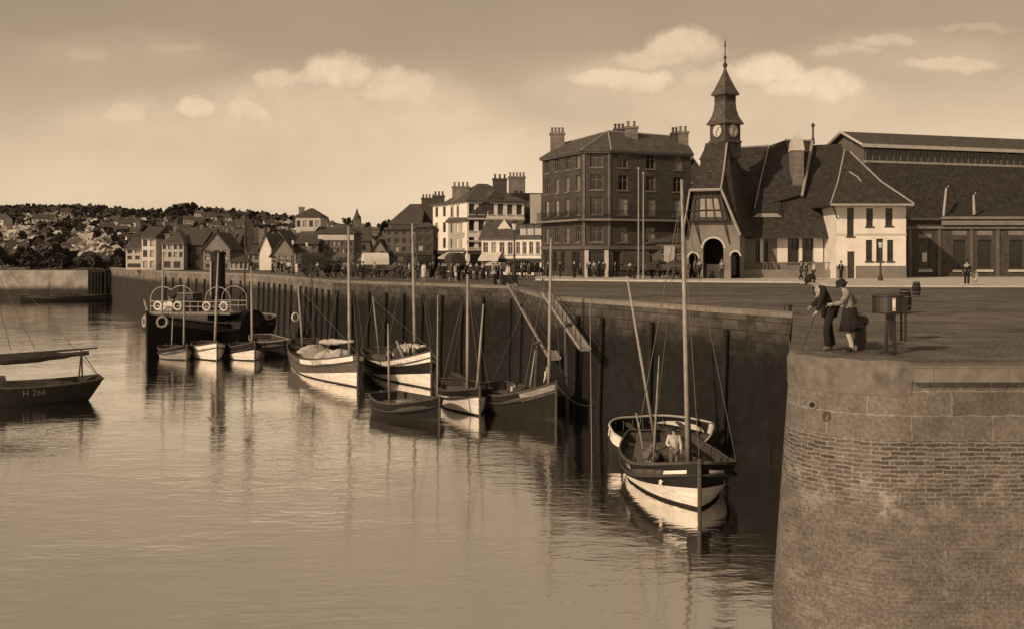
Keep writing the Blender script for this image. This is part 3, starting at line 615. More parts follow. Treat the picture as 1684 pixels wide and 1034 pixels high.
for k in range(3): b.fbox(p0, t, n, a_ + .1, b_ - .1, .2 + k * .9, .95 + k * .9, -.12, -.1)
od = b.build('door', 'trim_dark', mk); MB().ball(tuple(p0 + t * (b_ - .15) + n * -.06 + Vector((0, 0, 1.1))), .05).build('handle', 'zinc', od)
b = MB(); b.fbox(p0, t, n, -.02, door[0] - .1, 0, 1.35, -.1, .07); b.fbox(p0, t, n, door[1] + .1, xr - xl + .02, 0, 1.35, -.1, .07); b.build('plinth', 'plaster_grey', mk)
b = MB(); b.fbox(p0, t, n, -.05, tall[0] - .1, 4.35, 4.5, -.1, .06); b.fbox(p0, t, n, door[1] + .0, xr - xl + .05, 4.35, 4.5, -.1, .06); b.build('string_course', 'plaster_pale', mk)
ro = []
exl, exr, eyf, eyb = WX(1366, Dp - 1.6), WX(1503, Dp - 1.6), Dp - 1.6, Dp + 10
ap0, ap1 = P(1389, 248, Dp + 4), P(1398, 250, Dp + 4)
m = MB(); E = [(exl, eyf, ev), (exr, eyf, ev), (exr, eyb, ev), (exl, eyb, ev)]; Mi = [P(1378, 300, Dp + .9), P(1449, 300, Dp + .9)]
Mi += [Vector((Mi[1].x - .5, Dp + 7, Mi[1].z)), Vector((Mi[0].x + .5, Dp + 7, Mi[0].z))]
m.loft([[(x, y, z - .18) for x, y, z in E], E, Mi, [ap0, ap1, ap1 + Vector((0, .6, 0)), ap0 + Vector((0, .6, 0))]]); m.build('pavilion_roof', 'tiles', mk)
m = MB()
for a, b, c in ((E[0], Mi[0], ap0), (E[1], Mi[1], ap1)): m.tube([Vector(a) + Vector((0, -.03, .03)), Vector(b) + Vector((0, -.05, .05)), Vector(c)], .08, 5)
m.fbox((exl, eyf), (1, 0), (0, -1), 0, exr - exl, ev - .2, ev + .02, -.05, .08)
m.build('roof_trim', 'zinc', mk)
# slit dormer on the pavilion roof
c = P(1429, 309, Dp + 1.2); b = MB().hexa([c + Vector((-1.1, -.35, -.2)), c + Vector((.6, -.35, -.2)), c + Vector((.2, 1.2, 1.5)), c + Vector((-1.9, 1.2, 1.5))], [c + Vector((-1.1, -.35, .12)), c + Vector((.6, -.35, .12)), c + Vector((-.2, 1.2, 1.9)), c + Vector((-2.1, 1.2, 1.9))]); o = b.build('skylight', 'trim_dark', mk)
MB().tube([P(1424, 310, Dp + .75), P(1411, 292, Dp + 1.2), P(1397, 283, Dp + 1.9)], .07, 5).build('skylight_trim', 'zinc', o)
for x in (exl + 1.0, exl + 2.6): pass
MB().tube([(WX(1376, Dp), Dp - .1, ev - 1.3), (WX(1362, Dp), Dp - 1.4, ev - .2)], .07, 5).build('eave_bracket', 'trim_dark', mk); MB().tube([(WX(1489, Dp), Dp - .1, ev - 1.3), (WX(1497, Dp), Dp - 1.2, ev - .2)], .07, 5).build('eave_bracket', 'trim_dark', mk)
# ---- railing before the market
fe = thing('market_railing', 'low masonry and iron railing running along the foot of the fish market front', 'railing', (W(1300), 103, 0))
b = MB(); b.box(W(1222, 103), W(1388, 103), 103.0, 103.3, 0.1, .95); b.build('dado', 'plaster_grey', fe)
b = MB(); b.box(W(1222, 103), W(1388, 103), 103.1, 103.2, 1.62, 1.7)
x = W(1222, 103); k = 0
while x < W(1388, 103):
    b.box(x, x + .05, 103.12, 103.18, .953, 1.617)
    x += .34; k += 1
b.build('iron_bars', 'trim_mid', fe)
# ---- hall behind with clerestory
hl = thing('market_hall', 'long dark hall with a raised glazed clerestory behind the white pavilion at the right edge', 'hall', (WX(1550, 112), 112, 0))
Dh = 108.5; hx0, hx1 = WX(1489, Dh), WX(1800, Dh); he = ZZ(362, Dh)
ws = []
for a, b, y0, y1 in ((1512, 1530, 400, 441), (1568, 1588, 395, 441), (1608, 1630, 395, 441), (1660, 1682, 395, 441)): ws.append((WX(a, Dh) - hx0, WX(b, Dh) - hx0, ZZ(y1, Dh), ZZ(y0, Dh)))
m = MB(); p0, t, n = facade(m, (hx0, Dh), (hx1, Dh), 0, he, ws, .25)
m.build('wall', 'brick_red', hl)
for i, h in enumerate(ws): window(hl, p0, t, n, h, 'trim_dark' if i else 'trim_mid', 'pane_dull' if i == 0 else 'pane', .25, True)
for h in ws:
    MB().fbox(p0, t, n, h[0] - .15, h[1] + .15, h[2] - .42, h[2] - .17, -.05, .2).build('window_ledge', 'plaster_pale', hl)
    MB().fbox(p0, t, n, h[0] - .1, h[1] + .1, h[3] + .5, h[3] + .95, -.05, .04).build('lintel', 'plaster_grey', hl)
for px in (1496, 1544, 1597, 1640): MB().fbox(p0, t, n, WX(px, Dh) - hx0 - .17, WX(px, Dh) - hx0 + .17, 0, he - .96, -.05, .16).build('pilaster', 'plaster_dim', hl)
b = MB().fbox(p0, t, n, WX(1545, Dh) - hx0, WX(1700, Dh) - hx0, ZZ(371, Dh), ZZ(357, Dh), .45, .6); o = b.build('sign_board', 'plaster_grey', hl)
b = MB().fbox(p0, t, n, WX(1489, Dh) - hx0, hx1 - hx0, he - .95, he - .7, -.05, .3).fbox(p0, t, n, WX(1489, Dh) - hx0, hx1 - hx0, he - .1, he + .12, -.05, .55); b.build('cornice', 'trim_mid', hl)
# roofs: hall axis drifts away to the right
ga = P(1391, 217, 114); dr = Vector((18.8, 6.0, 0)).normalized(); bk = Vector((-dr.y, dr.x, 0))
Lh = 60
def hq(u, d, z): return Vector((ga.x, ga.y, 0)) + dr * u - bk * d + Vector((0, 0, z))
cw = 3.2; ce = ZZ(240, 111.5); cb = ce - 1.9
m = MB(); rg = ga.z
m.add([hq(-.6, 0, rg), hq(Lh, 0, rg), hq(Lh, cw + .7, ce), hq(-.6, cw + .7, ce), hq(-.6, -cw - .7, ce), hq(Lh, -cw - .7, ce)] + [hq(-.6, 0, rg - .25), hq(Lh, 0, rg - .25), hq(Lh, cw + .7, ce - .25), hq(-.6, cw + .7, ce - .25), hq(-.6, -cw - .7, ce - .25), hq(Lh, -cw - .7, ce - .25)],
      [[3, 2, 1, 0], [0, 1, 5, 4], [6, 7, 8, 9], [10, 11, 7, 6], [3, 9, 8, 2], [4, 5, 11, 10], [0, 3, 9, 6], [0, 6, 10, 4], [1, 7, 8, 2], [1, 5, 11, 7]])
m.build('clerestory_roof', 'slate', hl)
m = MB(); 
for s in (1, -1): m.hexa([hq(-.75, s * (cw + .78), ce - .3), hq(Lh, s * (cw + .78), ce - .3), hq(Lh, s * (cw + .68), ce - .3), hq(-.75, s * (cw + .68), ce - .3)], [hq(-.75, s * (cw + .78), ce + .08), hq(Lh, s * (cw + .78), ce + .08), hq(Lh, s * (cw + .68), ce + .08), hq(-.75, s * (cw + .68), ce + .08)])
for s in (1, -1): m.tube([hq(-.68, 0, rg - .08), hq(-.68, s * (cw + .7), ce - .1)], .16, 4)
m.build('fascia', 'trim', hl)
m = MB(); m.add([hq(0, -cw, cb), hq(0, cw, cb), hq(0, cw, ce - .1), hq(0, 0, rg - .3), hq(0, -cw, ce - .1)], [[0, 1, 2, 3, 4]]); m.build('gable', 'plaster_dim', hl)
m = MB(); m.add([hq(0, cw, cb), hq(Lh, cw, cb), hq(Lh, cw, ce - .1), hq(0, cw, ce - .1)], [[0, 1, 2, 3]]); o = m.build('clerestory_glazing', 'pane', hl)
m = MB()
u = .1
while u < Lh: m.hexa([hq(u, cw + .06, cb), hq(u + .1, cw + .06, cb), hq(u + .1, cw + .003, cb), hq(u, cw + .003, cb)], [hq(u, cw + .06, ce - .26), hq(u + .1, cw + .06, ce - .26), hq(u + .1, cw + .003, ce - .26), hq(u, cw + .003, ce - .26)]); u += .9
m.build('mullions', 'trim_mid', o)
for u in (0, .6): pass
m = MB(); m.hexa([hq(-.1, cw + .02, cb - .0), hq(-.1, cw + .5, cb), hq(Lh, cw + .5, cb), hq(Lh, cw + .02, cb)], [hq(-.1, cw + .02, cb + .28), hq(-.1, cw + .5, cb + .22), hq(Lh, cw + .5, cb + .22), hq(Lh, cw + .02, cb + .28)]); m.build('clerestory_sill', 'zinc', hl)
lowl = hq(-1.0, cw + .45, cb - .02); lowr = hq(Lh, cw + .45, cb - .02)
m = MB(); fl = Vector((hx0 - .8, Dh - .6, he + .05)); fr = Vector((hx1, Dh - .6, he + .05))
m.add([fl, fr, lowr, lowl, fl + Vector((-3, 14, 0)), Vector((lowr.x, lowr.y + 14, he)), fl - Vector((0, 0, .15)), fr - Vector((0, 0, .15))], [[0, 1, 2, 3], [0, 3, 4], [6, 7, 1, 0], [4, 3, 2, 5]])
m.build('roof', 'tiles', hl)
for px, py0, py1, lean in ((1552, 351, 311, 4), (1602, 349, 322, -1)):
    d = Dh + (362 - py0) * .05; a = P(px, py0, d); b = P(px + lean, py1, d + .2)
    MB().tube([a - Vector((0, 0, .3)), a, b, b + Vector((.25, 0, .3))], [.16, .15, .12, .1], 6).build('vent_pipe', 'zinc', hl)
# notice in the hall window, lettering on the board (illegible in the photograph: only its row of marks)
h = ws[0]; b = MB().fbox(p0, t, n, h[0] + .35, h[1] - .3, ZZ(431, Dh), ZZ(416, Dh), -.18, -.15); b.build('notice', 'canvas_white', hl)
# ------------------------------------------------------------------ big dark corner building
A_, B_, C_, E_ = (WX(892, 116), 116), (WX(960, 107), 107), (WX(1002, 107), 107), (WX(1136, 111.4), 111.4)
bb = thing('corner_building', 'tall dark brick five storey corner building with a hipped roof and chimney stacks', 'building', (12, 112, 0))
be = 13.3
def cols(Lw, n, w, off=0): return [(Lw * (i + .5) / n - w / 2 + off, Lw * (i + .5) / n + w / 2 + off) for i in range(n)]
rows = [(1.0, 2.55, 0), (3.75, 5.35, 1), (6.6, 8.4, 2), (9.15, 10.75, 3), (11.5, 13.0, 4)]
walls = [(A_, B_, 4, .95, 'l'), (B_, C_, 1, 1.35, 'c'), (C_, E_, 3, 1.15, 'r')]
m = MB(); todo = []
for p, q, nc, ww, kd in walls:
    Lw = (Vector(q) - Vector(p)).length; hs = []
    for z0, z1, r in rows:
        if r == 0:
            cc = {'l': [(.5, 1.7), (2.6, 3.6), (4.6, 5.5), (7.2, 9.0)], 'c': [(.6, 2.05)], 'r': [(.5, 2.4), (3.6, 6.2), (7.2, 9.2)]}[kd]
            hs += [(a, b, .15 if kd == 'c' else .6, 2.75, r) for a, b in cc]
        else: hs += [(a, b, z0, z1, r) for a, b in cols(Lw, nc, ww)]
    p0, t, n = facade(m, p, q, 0, be, hs, .2); todo.append((p0, t, n, hs, Lw, kd))
back = [E_, (WX(1136, 111.4) + .5, 124), (WX(892, 116) + 4, 124), A_]
for a, b in zip(back, back[1:]): m.add([(a[0], a[1], 0), (b[0], b[1], 0), (b[0], b[1], be), (a[0], a[1], be)], [[0, 1, 2, 3]])
m.build('wall', 'brick_dark', bb)
rnd = random.Random(3)
for p0, t, n, hs, Lw, kd in todo:
    for h in hs:
        pane = rnd.choice(['pane', 'pane_dull', 'curtain', 'curtain', 'shutter'] if h[4] in (1, 2) else ['pane', 'pane', 'pane_dull', 'shutter'])
        window(bb, p0, t, n, h, 'trim_mid' if h[4] else 'trim_dark', pane if h[4] else 'pane', .2, h[4] > 0)
    MB().fbox(p0, t, n, -.2, Lw + .2, 5.95, 6.15, -.05, .75 if kd != 'c' else .78).build('balcony_slab', 'plaster_grey', bb)
    r = MB(); u = 0.03
    r.fbox(p0, t, n, -.1, Lw + .1, 7.0, 7.05, .64, .7)
    while u < Lw: r.fbox(p0, t, n, u, u + .04, 6.153, 6.997, .65, .69); u += .22
    r.build('balcony_railing', 'iron', bb)
    MB().fbox(p0, t, n, -.06, Lw + .06, 3.0, 3.35, -.05, .22 if kd != 'c' else .24).build('string_course', 'plaster_dim', bb)
    MB().fbox(p0, t, n, -.05, Lw + .05, be - .35, be - .02, -.05, .3 if kd != 'c' else .32).build('cornice', 'plaster_dim', bb)
    if kd == 'c':
        for u in (.08, Lw - .5): MB().fbox(p0, t, n, u, u + .42, .1, 2.95, -.02, .1).build('door_pilaster', 'plaster_pale', bb)
    for u in ((.0,) if kd != 'l' else ()): MB().fbox(p0, t, n, u - .12, u + .12, 3.36, be - .4, -.05, .08).build('quoin', 'brick_mid', bb)
# roof: eaves polygon up to a ridge
ev_ = [Vector((A_[0] - .35, A_[1] - .1, be)), Vector((B_[0] - .3, B_[1] - .4, be)), Vector((C_[0] + .15, C_[1] - .45, be)), Vector((E_[0] + .3, E_[1] - .3, be)), Vector((E_[0] + .8, 124.3, be)), Vector((A_[0] + 4, 124.3, be))]
r1 = P(1000, 214, 112.5); r0 = P(928, 230, 119); r2 = P(1124, 222, 115.5)
r1.z = 15.9; r0.z = 15.3; r2.z = 15.6
m = MB(); lo = [p - Vector((0, 0, .2)) for p in ev_]
m.add(ev_ + lo + [r0, r1, r2], [[0, 1, 13, 12], [1, 2, 13], [2, 3, 14, 13], [3, 4, 14], [4, 5, 12, 13, 14], [5, 0, 12], [11, 10, 9, 8, 7, 6]] + [[i, (i + 1) % 6, 6 + (i + 1) % 6, 6 + i] for i in range(6)])
m.build('roof', 'slate', bb)
m = MB(); m.tube([ev_[1], r1], .09, 5); m.tube([ev_[2], r1], .09, 5); m.tube([r0, r1, r2], .09, 5); m.build('roof_ridge', 'zinc', bb)
for px0, px1, py, D, z0, mt, k in ((905, 928, 219, 117.5, 13.4, 'brick_mid', 4), (1028, 1048, 209, 112, 13.8, 'brick_mid', 2), (1009, 1027, 213, 115, 14.5, 'brick_dark', 3), (1104, 1115, 219, 114, 14.5, 'brick_dark', 2), (1115, 1131, 217, 113.6, 13.5, 'brick_mid', 2)):
    chimney(bb, (WX((px0 + px1) / 2, D), D), (px1 - px0) / F * D, .9, z0, ZZ(py, D), k, mt)
for (u0, u1, i) in ((1.0, 4.2, 2), (4.6, 7.0, 2)):
    p0, t, n, hs, Lw, kd = todo[i]
# ------------------------------------------------------------------ houses
def awning(root, p0, t, n, u0, u1, z, out=1.4, m='canvas_white', name='awning'):
    q = lambda u, d, zz: p0 + t * u + n * d + Vector((0, 0, zz))
    b = MB(); b.hexa([q(u0, .03, z - .04), q(u1, .03, z - .04), q(u1, out, z - .84), q(u0, out, z - .84)], [q(u0, .03, z), q(u1, .03, z), q(u1, out, z - .8), q(u0, out, z - .8)])
    b.hexa([q(u0, out + .003, z - 1.05), q(u1, out + .003, z - 1.05), q(u1, out + .03, z - 1.05), q(u0, out + .03, z - 1.05)], [q(u0, out + .003, z - .8), q(u1, out + .003, z - .8), q(u1, out + .03, z - .8), q(u0, out + .03, z - .8)])
    o = b.build(name, m, root)
    return o
def house(label, px0, px1, D, ye, yr, wall='plaster_grey', roof='slate_far', D1=None, depth=8, ncol=3, nrow=2, zb=0.0, inset=(2, 2), shop=None, pane=('pane', 'pane', 'curtain'), win=(.9, 1.45), chim=(), group=None, name='house', gable=False, frame='trim_mid', over=.35, seed=1, wallz=0.0, cat='house', side_light=None, topband=None, gw=None):
    D1 = D1 or D; xa = Vector((WX(px0, D), D)); xb = Vector((WX(px1, D1), D1)); rnd = random.Random(seed * 31 + int(px0))
    Dm = (D + D1) / 2; ze = ZZ(ye, Dm); zr = ZZ(yr, Dm + (0 if gable else depth / 2)); t2 = (xb - xa).normalized(); bk2 = Vector((-t2.y, t2.x)) * depth
    root = thing(name, label, cat, ((xa.x + xb.x) / 2, Dm, zb), 0, group)
    Lw = (xb - xa).length; H = ze - zb; z0 = zb
    gf = min(3.0, H * .42) if shop else 0
    hs = []
    fh = (H - gf) / nrow
    for r in range(nrow):
        zc = zb + gf + fh * (r + .5); hh = min(win[1], fh * .66)
        for a, b in cols(Lw, ncol, min(win[0], Lw / ncol * .62)): hs.append((a, b, zc - hh / 2, zc + hh / 2, r))
    sh = []
    if shop:
        for a, b in shop: sh.append((Lw * a, Lw * b, zb + .35, zb + gf - .45))
    m = MB(); p0, t, n = facade(m, xa, xb, zb, ze, hs + sh, .16)
    c = [xa, xb, xb + bk2, xa + bk2]
    for i in (1, 2, 3):
        a, b = c[i], c[(i + 1) % 4]; m.add([(a.x, a.y, zb), (b.x, b.y, zb), (b.x, b.y, ze), (a.x, a.y, ze)], [[0, 1, 2, 3]])
    if gable:    # gable end faces us
        mid = (xa + xb) / 2; mb_ = mid + bk2
        m.add([(xa.x, xa.y, ze), (xb.x, xb.y, ze), (mid.x, mid.y, zr)], [[0, 1, 2]]); m.add([(c[2].x, c[2].y, ze), (c[3].x, c[3].y, ze), (mb_.x, mb_.y, zr)], [[0, 1, 2]])
    elif not inset[0] or not inset[1]:
        for k, (i, j) in enumerate(((0, 3), (1, 2))):
            if not inset[k]:
                md = (c[i] + c[j]) / 2; m.add([(c[i].x, c[i].y, ze), (c[j].x, c[j].y, ze), (md.x, md.y, zr - .05)], [[0, 1, 2]])
    m.build('wall', wall, root)
    if gable:
        rm_ = MB(); o2 = .3; f = -n * 0
        L0 = Vector((xa.x, xa.y, 0)) - t * o2; R0 = Vector((xb.x, xb.y, 0)) + t * o2; Md = Vector((mid.x, mid.y, 0)); fo = n * o2; bo = -n * (depth + o2); zz = lambda v, z: v + Vector((0, 0, z))
        dz = (zr - ze) / (Lw / 2) * o2
        for th, flip in ((0, 0),):
            rm_.add([zz(L0 + fo, ze - dz), zz(Md + fo, zr + .02), zz(Md + bo, zr + .02), zz(L0 + bo, ze - dz), zz(R0 + fo, ze - dz), zz(R0 + bo, ze - dz)] + [zz(L0 + fo, ze - dz + .2), zz(Md + fo, zr + .24), zz(Md + bo, zr + .24), zz(L0 + bo, ze - dz + .2), zz(R0 + fo, ze - dz + .2), zz(R0 + bo, ze - dz + .2)],
                [[0, 3, 2, 1], [1, 2, 5, 4], [6, 7, 8, 9], [7, 10, 11, 8], [0, 1, 7, 6], [1, 4, 10, 7], [3, 9, 8, 2], [2, 8, 11, 5], [0, 6, 9, 3], [4, 5, 11, 10]])
        rm_.build('roof', roof, root)
    else:
        rm_, RL, RR, E = hip_roof(c, ze + .02, zr, over, inset); rm_.build('roof', roof, root)
    for h in hs: window(root, p0, t, n, h, frame, rnd.choice(pane), .16, Dm < 150, bars=Dm < 135)
    for h in sh:
        f = MB().fbox(p0, t, n, h[0] + .003, h[1] - .003, h[2] + .003, h[3] - .003, -.14, -.1).build('shop_window', 'pane', root)
    if shop and Dm < 160:
        MB().fbox(p0, t, n, .05, Lw - .05, zb + gf - .38, zb + gf + .05, -.05, .14).build('shop_fascia', 'trim_dark', root)
    if Dm < 150: MB().fbox(p0, t, n, -.1, Lw + .1, ze - .25, ze - .04, -.05, .22).build('cornice', frame, root)
    if topband: MB().fbox(p0, t, n, 0, Lw, ze - topband, ze - .3, -.05, .1).build('attic_band', 'plaster_pale', root)
    for cpx, cpy, cw, k in chim: chimney(root, (WX(cpx, Dm + depth * .35), Dm + depth * .35), cw, .7, ze - .2, ZZ(cpy, Dm + depth * .35), k, 'brick_mid' if cpy % 2 else 'brick_dark')
    return root, p0, t, n, Lw, ze
# white corner house and its neighbours
r, p0, t, n, Lw, ze = house('tall narrow white house at the left end of the pale waterfront terrace', 712, 737, 152, 336, 327, 'plaster_white', 'slate', ncol=2, nrow=3, shop=[(.1, .9)], chim=((722, 322, 1.6, 3),), inset=(1.5, 0), D1=148)
r, p0, t, n, Lw, ze = house('white four storey corner house under a dark hipped roof', 768, 862, 140, 331, 303, 'plaster_white', 'slate', D1=143, depth=11, ncol=6, nrow=3, shop=[(.05, .45), (.5, .95)], chim=((822, 294, 2.0, 3), (758, 307, 2.4, 4)), inset=(3.5, 3.5), frame='trim', pane=('pane', 'pane_dull', 'shutter'))
for z in (ZZ(360, 140), ZZ(397, 140)): MB().fbox(p0, t, n, -.05, Lw, z - .12, z + .12, -.05, .25).build('string_course', 'plaster_pale', r)
# left flank wing of the corner house
r2, p0, t, n, Lw, ze = house('pale wing with dormered mansard floor between the narrow house and the corner house', 737, 767.6, 147, 363, 318, 'plaster_cream', 'slate', D1=140.2, depth=8, ncol=3, nrow=2, shop=[(.05, .95)], inset=(0, 0), frame='trim')
for k in range(3):
    u = Lw * (k + .5) / 3; z = ZZ(357, 143); b = MB().fbox(p0, t, n, u - .55, u + .55, z - .4, z + 1.7, -2.4, -.1); b.fbox(p0, t, n, u - .7, u + .7, z + 1.703, z + 1.85, -2.4, 0); o = b.build('dormer', 'trim', r2)
    MB().fbox(p0, t, n, u - .36, u + .36, z + .05, z + 1.45, -.12, -.085).build('pane', 'pane_dull', o)
awning(r2, p0, t, n, .2, Lw - .3, 2.9, 1.6, 'canvas')
# low white shops in front
r, p0, t, n, Lw, ze = house('low white shop with a pale awning and a gabled dormer, under the corner house', 792, 846, 127, 391, 364, 'plaster_white', 'slate', ncol=4, nrow=1, shop=[(.05, .5), (.62, .95)], inset=(0, 0), frame='trim', depth=7, win=(.75, 1.5), D1=126)
awning(r, p0, t, n, .1, 2.6, 2.75, 1.9); 
MB().fbox(p0, t, n, Lw - 2.3, Lw - 1.1, .7, 2.2, .02, .1).build('notice_board', 'canvas_white', r)
b = MB(); a = Vector((WX(822, 128.5), 128.5, 0)); zb = ZZ(388, 128); b.hexa([a + Vector((-.1, -.6, zb)), a + Vector((1.2, -.6, zb)), a + Vector((1.2, 3, zb)), a + Vector((-.1, 3, zb))], [a + Vector((-.1, -.6, zb + .9)), a + Vector((1.2, -.6, zb + .9)), a + Vector((1.2, 3, zb + .9)), a + Vector((-.1, 3, zb + .9))])
b.add([a + Vector((-.3, -.7, zb + .85)), a + Vector((1.4, -.7, zb + .85)), a + Vector((.55, -.7, zb + 2.0)), a + Vector((-.3, 3, zb + .85)), a + Vector((1.4, 3, zb + .85)), a + Vector((.55, 3, zb + 2.0))], [[0, 1, 2], [0, 2, 5, 3], [1, 4, 5, 2], [3, 5, 4]]); b.build('dormer', 'plaster_white', r)
r, p0, t, n, Lw, ze = house('low white three window house with a row of dormers beside the dark corner building', 846.3, 890, 126, 390, 372, 'plaster_white', 'slate', ncol=4, nrow=1, shop=[(.08, .38), (.55, .95)], inset=(0, 0), frame='trim', depth=7, win=(.75, 1.5), D1=124)
for k in range(3):
    u = Lw * (.3 + .28 * k); z = ze - .1; o = MB().fbox(p0, t, n, u - .45, u + .45, z, z + 1.15, -1.8, -.15).build('dormer', 'trim', r)
    q = lambda uu, d, zz: p0 + t * uu + n * d + Vector((0, 0, zz))
    MB().hexa([q(u - .6, -.05, z + 1.153), q(u + .6, -.05, z + 1.153), q(u + .6, -2.2, z + 1.6), q(u - .6, -2.2, z + 1.6)], [q(u - .3, -.05, z + 1.5), q(u + .3, -.05, z + 1.5), q(u + .3, -2.2, z + 1.8), q(u - .3, -2.2, z + 1.8)]).build('dormer_roof', 'slate', o)
chg = [house('dark slate roofed house showing a broad chimney stack between white house and dark building', 846, 892, 146, 352, 318, 'plaster_dim', 'slate', ncol=3, nrow=2, inset=(0, 0), chim=((850, 291, 2.4, 5),), depth=8)]
MB().hexa([(WX(872, 143), 143, 6), (WX(890, 143), 143, 6), (WX(890, 143), 145.9, 6), (WX(872, 143), 145.9, 6)], [(WX(872, 143), 143, 10.8), (WX(890, 143), 143, 10.8), (WX(890, 143), 145.9, 10.8), (WX(872, 143), 145.9, 10.8)]).build('annex', 'plaster_cream', chg[0][0])
# dark sheds between the corner building and the market
r, p0, t, n, Lw, ze = house('low dark roofed shop with pale canvas awnings right of the dark corner building', 1056, 1128, 109.5, 396, 374, 'plaster_dim', 'slate', ncol=3, nrow=1, shop=[(.05, .3), (.4, .95)], inset=(1, 1), depth=5, win=(.6, .6))
awning(r, p0, t, n, -3.2, .35, 2.75, 1.5, 'canvas'); MB().fbox(p0, t, n, 2.3, 3.4, 1.0, 3.4, .1, .22).build('hung_canvas', 'canvas', r)
house('dark gabled house peeping between the corner building and the clock turret', 1112, 1166, 128, 300, 262, 'brick_dark', 'slate', ncol=2, nrow=3, gable=True, depth=10)
# middle distance row, right to left
house('dull brick warehouse with tall dark flank left of the white terrace', 684, 713, 150, 372, 366, 'plaster_dark', 'slate_far', ncol=2, nrow=3, inset=(1, 1), shop=[(.1, .9)])
r = house('broad grey flat fronted waterfront house with arched centre window', 634, 684, 152, 376, 371, 'plaster_dim', 'slate_far', ncol=4, nrow=3, inset=(1, 1), shop=[(.1, .4), (.6, .9)])
house('small grey gabled house left of the broad grey waterfront house', 612, 634, 151, 412, 396, 'plaster_grey', 'slate_far', ncol=2, nrow=2, gable=True, shop=[(.2, .8)])
house('large pale gable above the grey waterfront houses with a massive dark chimney stack', 640, 692, 172, 368, 336, 'plaster_cream', 'slate_far', ncol=3, nrow=2, inset=(3, 0), chim=((704, 326, 2.2, 4), ), depth=10)
house('little gabled kiosk with a pale front standing on the quay', 578, 604, 146, 432, 419, 'plaster_grey', 'slate_far', ncol=1, nrow=1, gable=True, win=(1.2, 1.0), depth=4, name='kiosk', cat='kiosk')
house('long grey quayside block with a pale attic band under a dark roof', 523, 582, 165, 383, 375, 'plaster_dim', 'slate_far', ncol=8, nrow=3, inset=(1, 1), topband=1.2, shop=[(.05, .4), (.5, .9)], pane=('pane', 'curtain', 'pane_dull'))
house('grey two storey house between the wide gabled house and the long quayside block', 487, 523, 163, 400, 388, 'plaster_dim', 'slate_far', ncol=3, nrow=2, inset=(0, 0), shop=[(.1, .9)])
house('wide grey gabled waterfront house with light windows', 446, 487, 160, 420, 393, 'plaster_grey', 'slate_far', ncol=4, nrow=2, gable=True, shop=[(.1, .4), (.55, .9)], pane=('curtain', 'pane'))
house('big villa with pale upper walls and dark hipped roof rising over the middle houses', 486, 527, 235, 356, 343, 'plaster_pale', 'slate_far', ncol=4, nrow=3, zb=1, inset=(2.5, 2.5), depth=9, chim=((496, 341, 1.2, 0),))
house('house with a bright white pointed gable wall and slim chimney on the far quay', 427, 446, 164, 408, 386, 'plaster_white', 'slate_far', ncol=1, nrow=1, gable=True, win=(.01, .01), chim=((431, 377, .9, 0),), depth=9)
house('dull grey low house beside the bright white gable', 408, 427, 166, 416, 405, 'plaster_grey', 'slate_far', ncol=2, nrow=2, inset=(0, 0))
house('low pale warehouse with white ground floor behind the steam tug funnel', 378, 408, 165, 429, 420, 'plaster_cream', 'slate_far', ncol=4, nrow=1, inset=(1, 1))
house('grey house with a steep gable left of the steam tug funnel', 334, 378, 168, 410, 384, 'plaster_grey', 'slate_far', ncol=3, nrow=2, gable=True, shop=[(.1, .35), (.6, .9)])
house('dark tarred house with a plain roof on the far quay', 303, 334, 170, 402, 380, 'plaster_dark', 'slate_far', ncol=2, nrow=2, inset=(0, 0), pane=('pane',))
house('square pale grey house with two bright shop windows at its foot', 266, 302, 168, 400, 379, 'plaster_cream', 'slate', ncol=4, nrow=2, inset=(2, 2), shop=[(.1, .4), (.55, .85)], chim=((277, 385, .8, 0),), depth=7)
house('narrow tall pale house with a dark right flank on the far quay', 233, 256, 170, 391, 373, 'plaster_pale', 'slate_far', ncol=2, nrow=3, inset=(0, 0), depth=8)
house('small pale house with a white ground floor at the left end of the far quay', 207, 232.5, 171, 409, 391, 'plaster_cream', 'slate', ncol=2, nrow=2, inset=(0, 0), shop=[(.1, .95)])
# white shop windows / sign panels on some of them
# ------------------------------------------------------------------ scattered houses and trees on the hill
def small_house(w, d, h, rh, wall):
    root = thing('hillside_house', 'x', 'house', (0, 0, 0))
    m = MB().box(-w / 2, w / 2, -d / 2, d / 2, -2.5, h); m.add([(-w / 2, -d / 2, h), (-w / 2, d / 2, h), (-w / 2, 0, h + rh)], [[0, 1, 2]]).add([(w / 2, -d / 2, h), (w / 2, d / 2, h), (w / 2, 0, h + rh)], [[0, 1, 2]]); m.build('wall', wall, root, local=True)
    m = MB(); o = .35
    m.add([(-w / 2 - o, -d / 2 - o, h - .25), (w / 2 + o, -d / 2 - o, h - .25), (w / 2 + o, 0, h + rh + .05), (-w / 2 - o, 0, h + rh + .05), (-w / 2 - o, d / 2 + o, h - .25), (w / 2 + o, d / 2 + o, h - .25)], [[0, 1, 2, 3], [3, 2, 5, 4]])
    m.add([(-w / 2 - o, -d / 2 - o, h - .1), (w / 2 + o, -d / 2 - o, h - .1), (w / 2 + o, 0, h + rh + .2), (-w / 2 - o, 0, h + rh + .2), (-w / 2 - o, d / 2 + o, h - .1), (w / 2 + o, d / 2 + o, h - .1)], [[3, 2, 1, 0], [4, 5, 2, 3]])
    ro = m.build('roof', 'slate_far', root, local=True)
    MB().box(w * .2, w * .2 + .8, -.4, .4, h + rh * .4, h + rh + 1.1).build('chimney', 'brick_mid', ro, local=True)
    for x in (-w * .3, 0, w * .3):
        for z in ((h * .3, h * .75) if h > 4 else (h * .45,)): MB().box(x - .45, x + .45, -d / 2 - .06, -d / 2 + .02, z - .6, z + .6).build('window', 'pane', root, local=True)
    return root
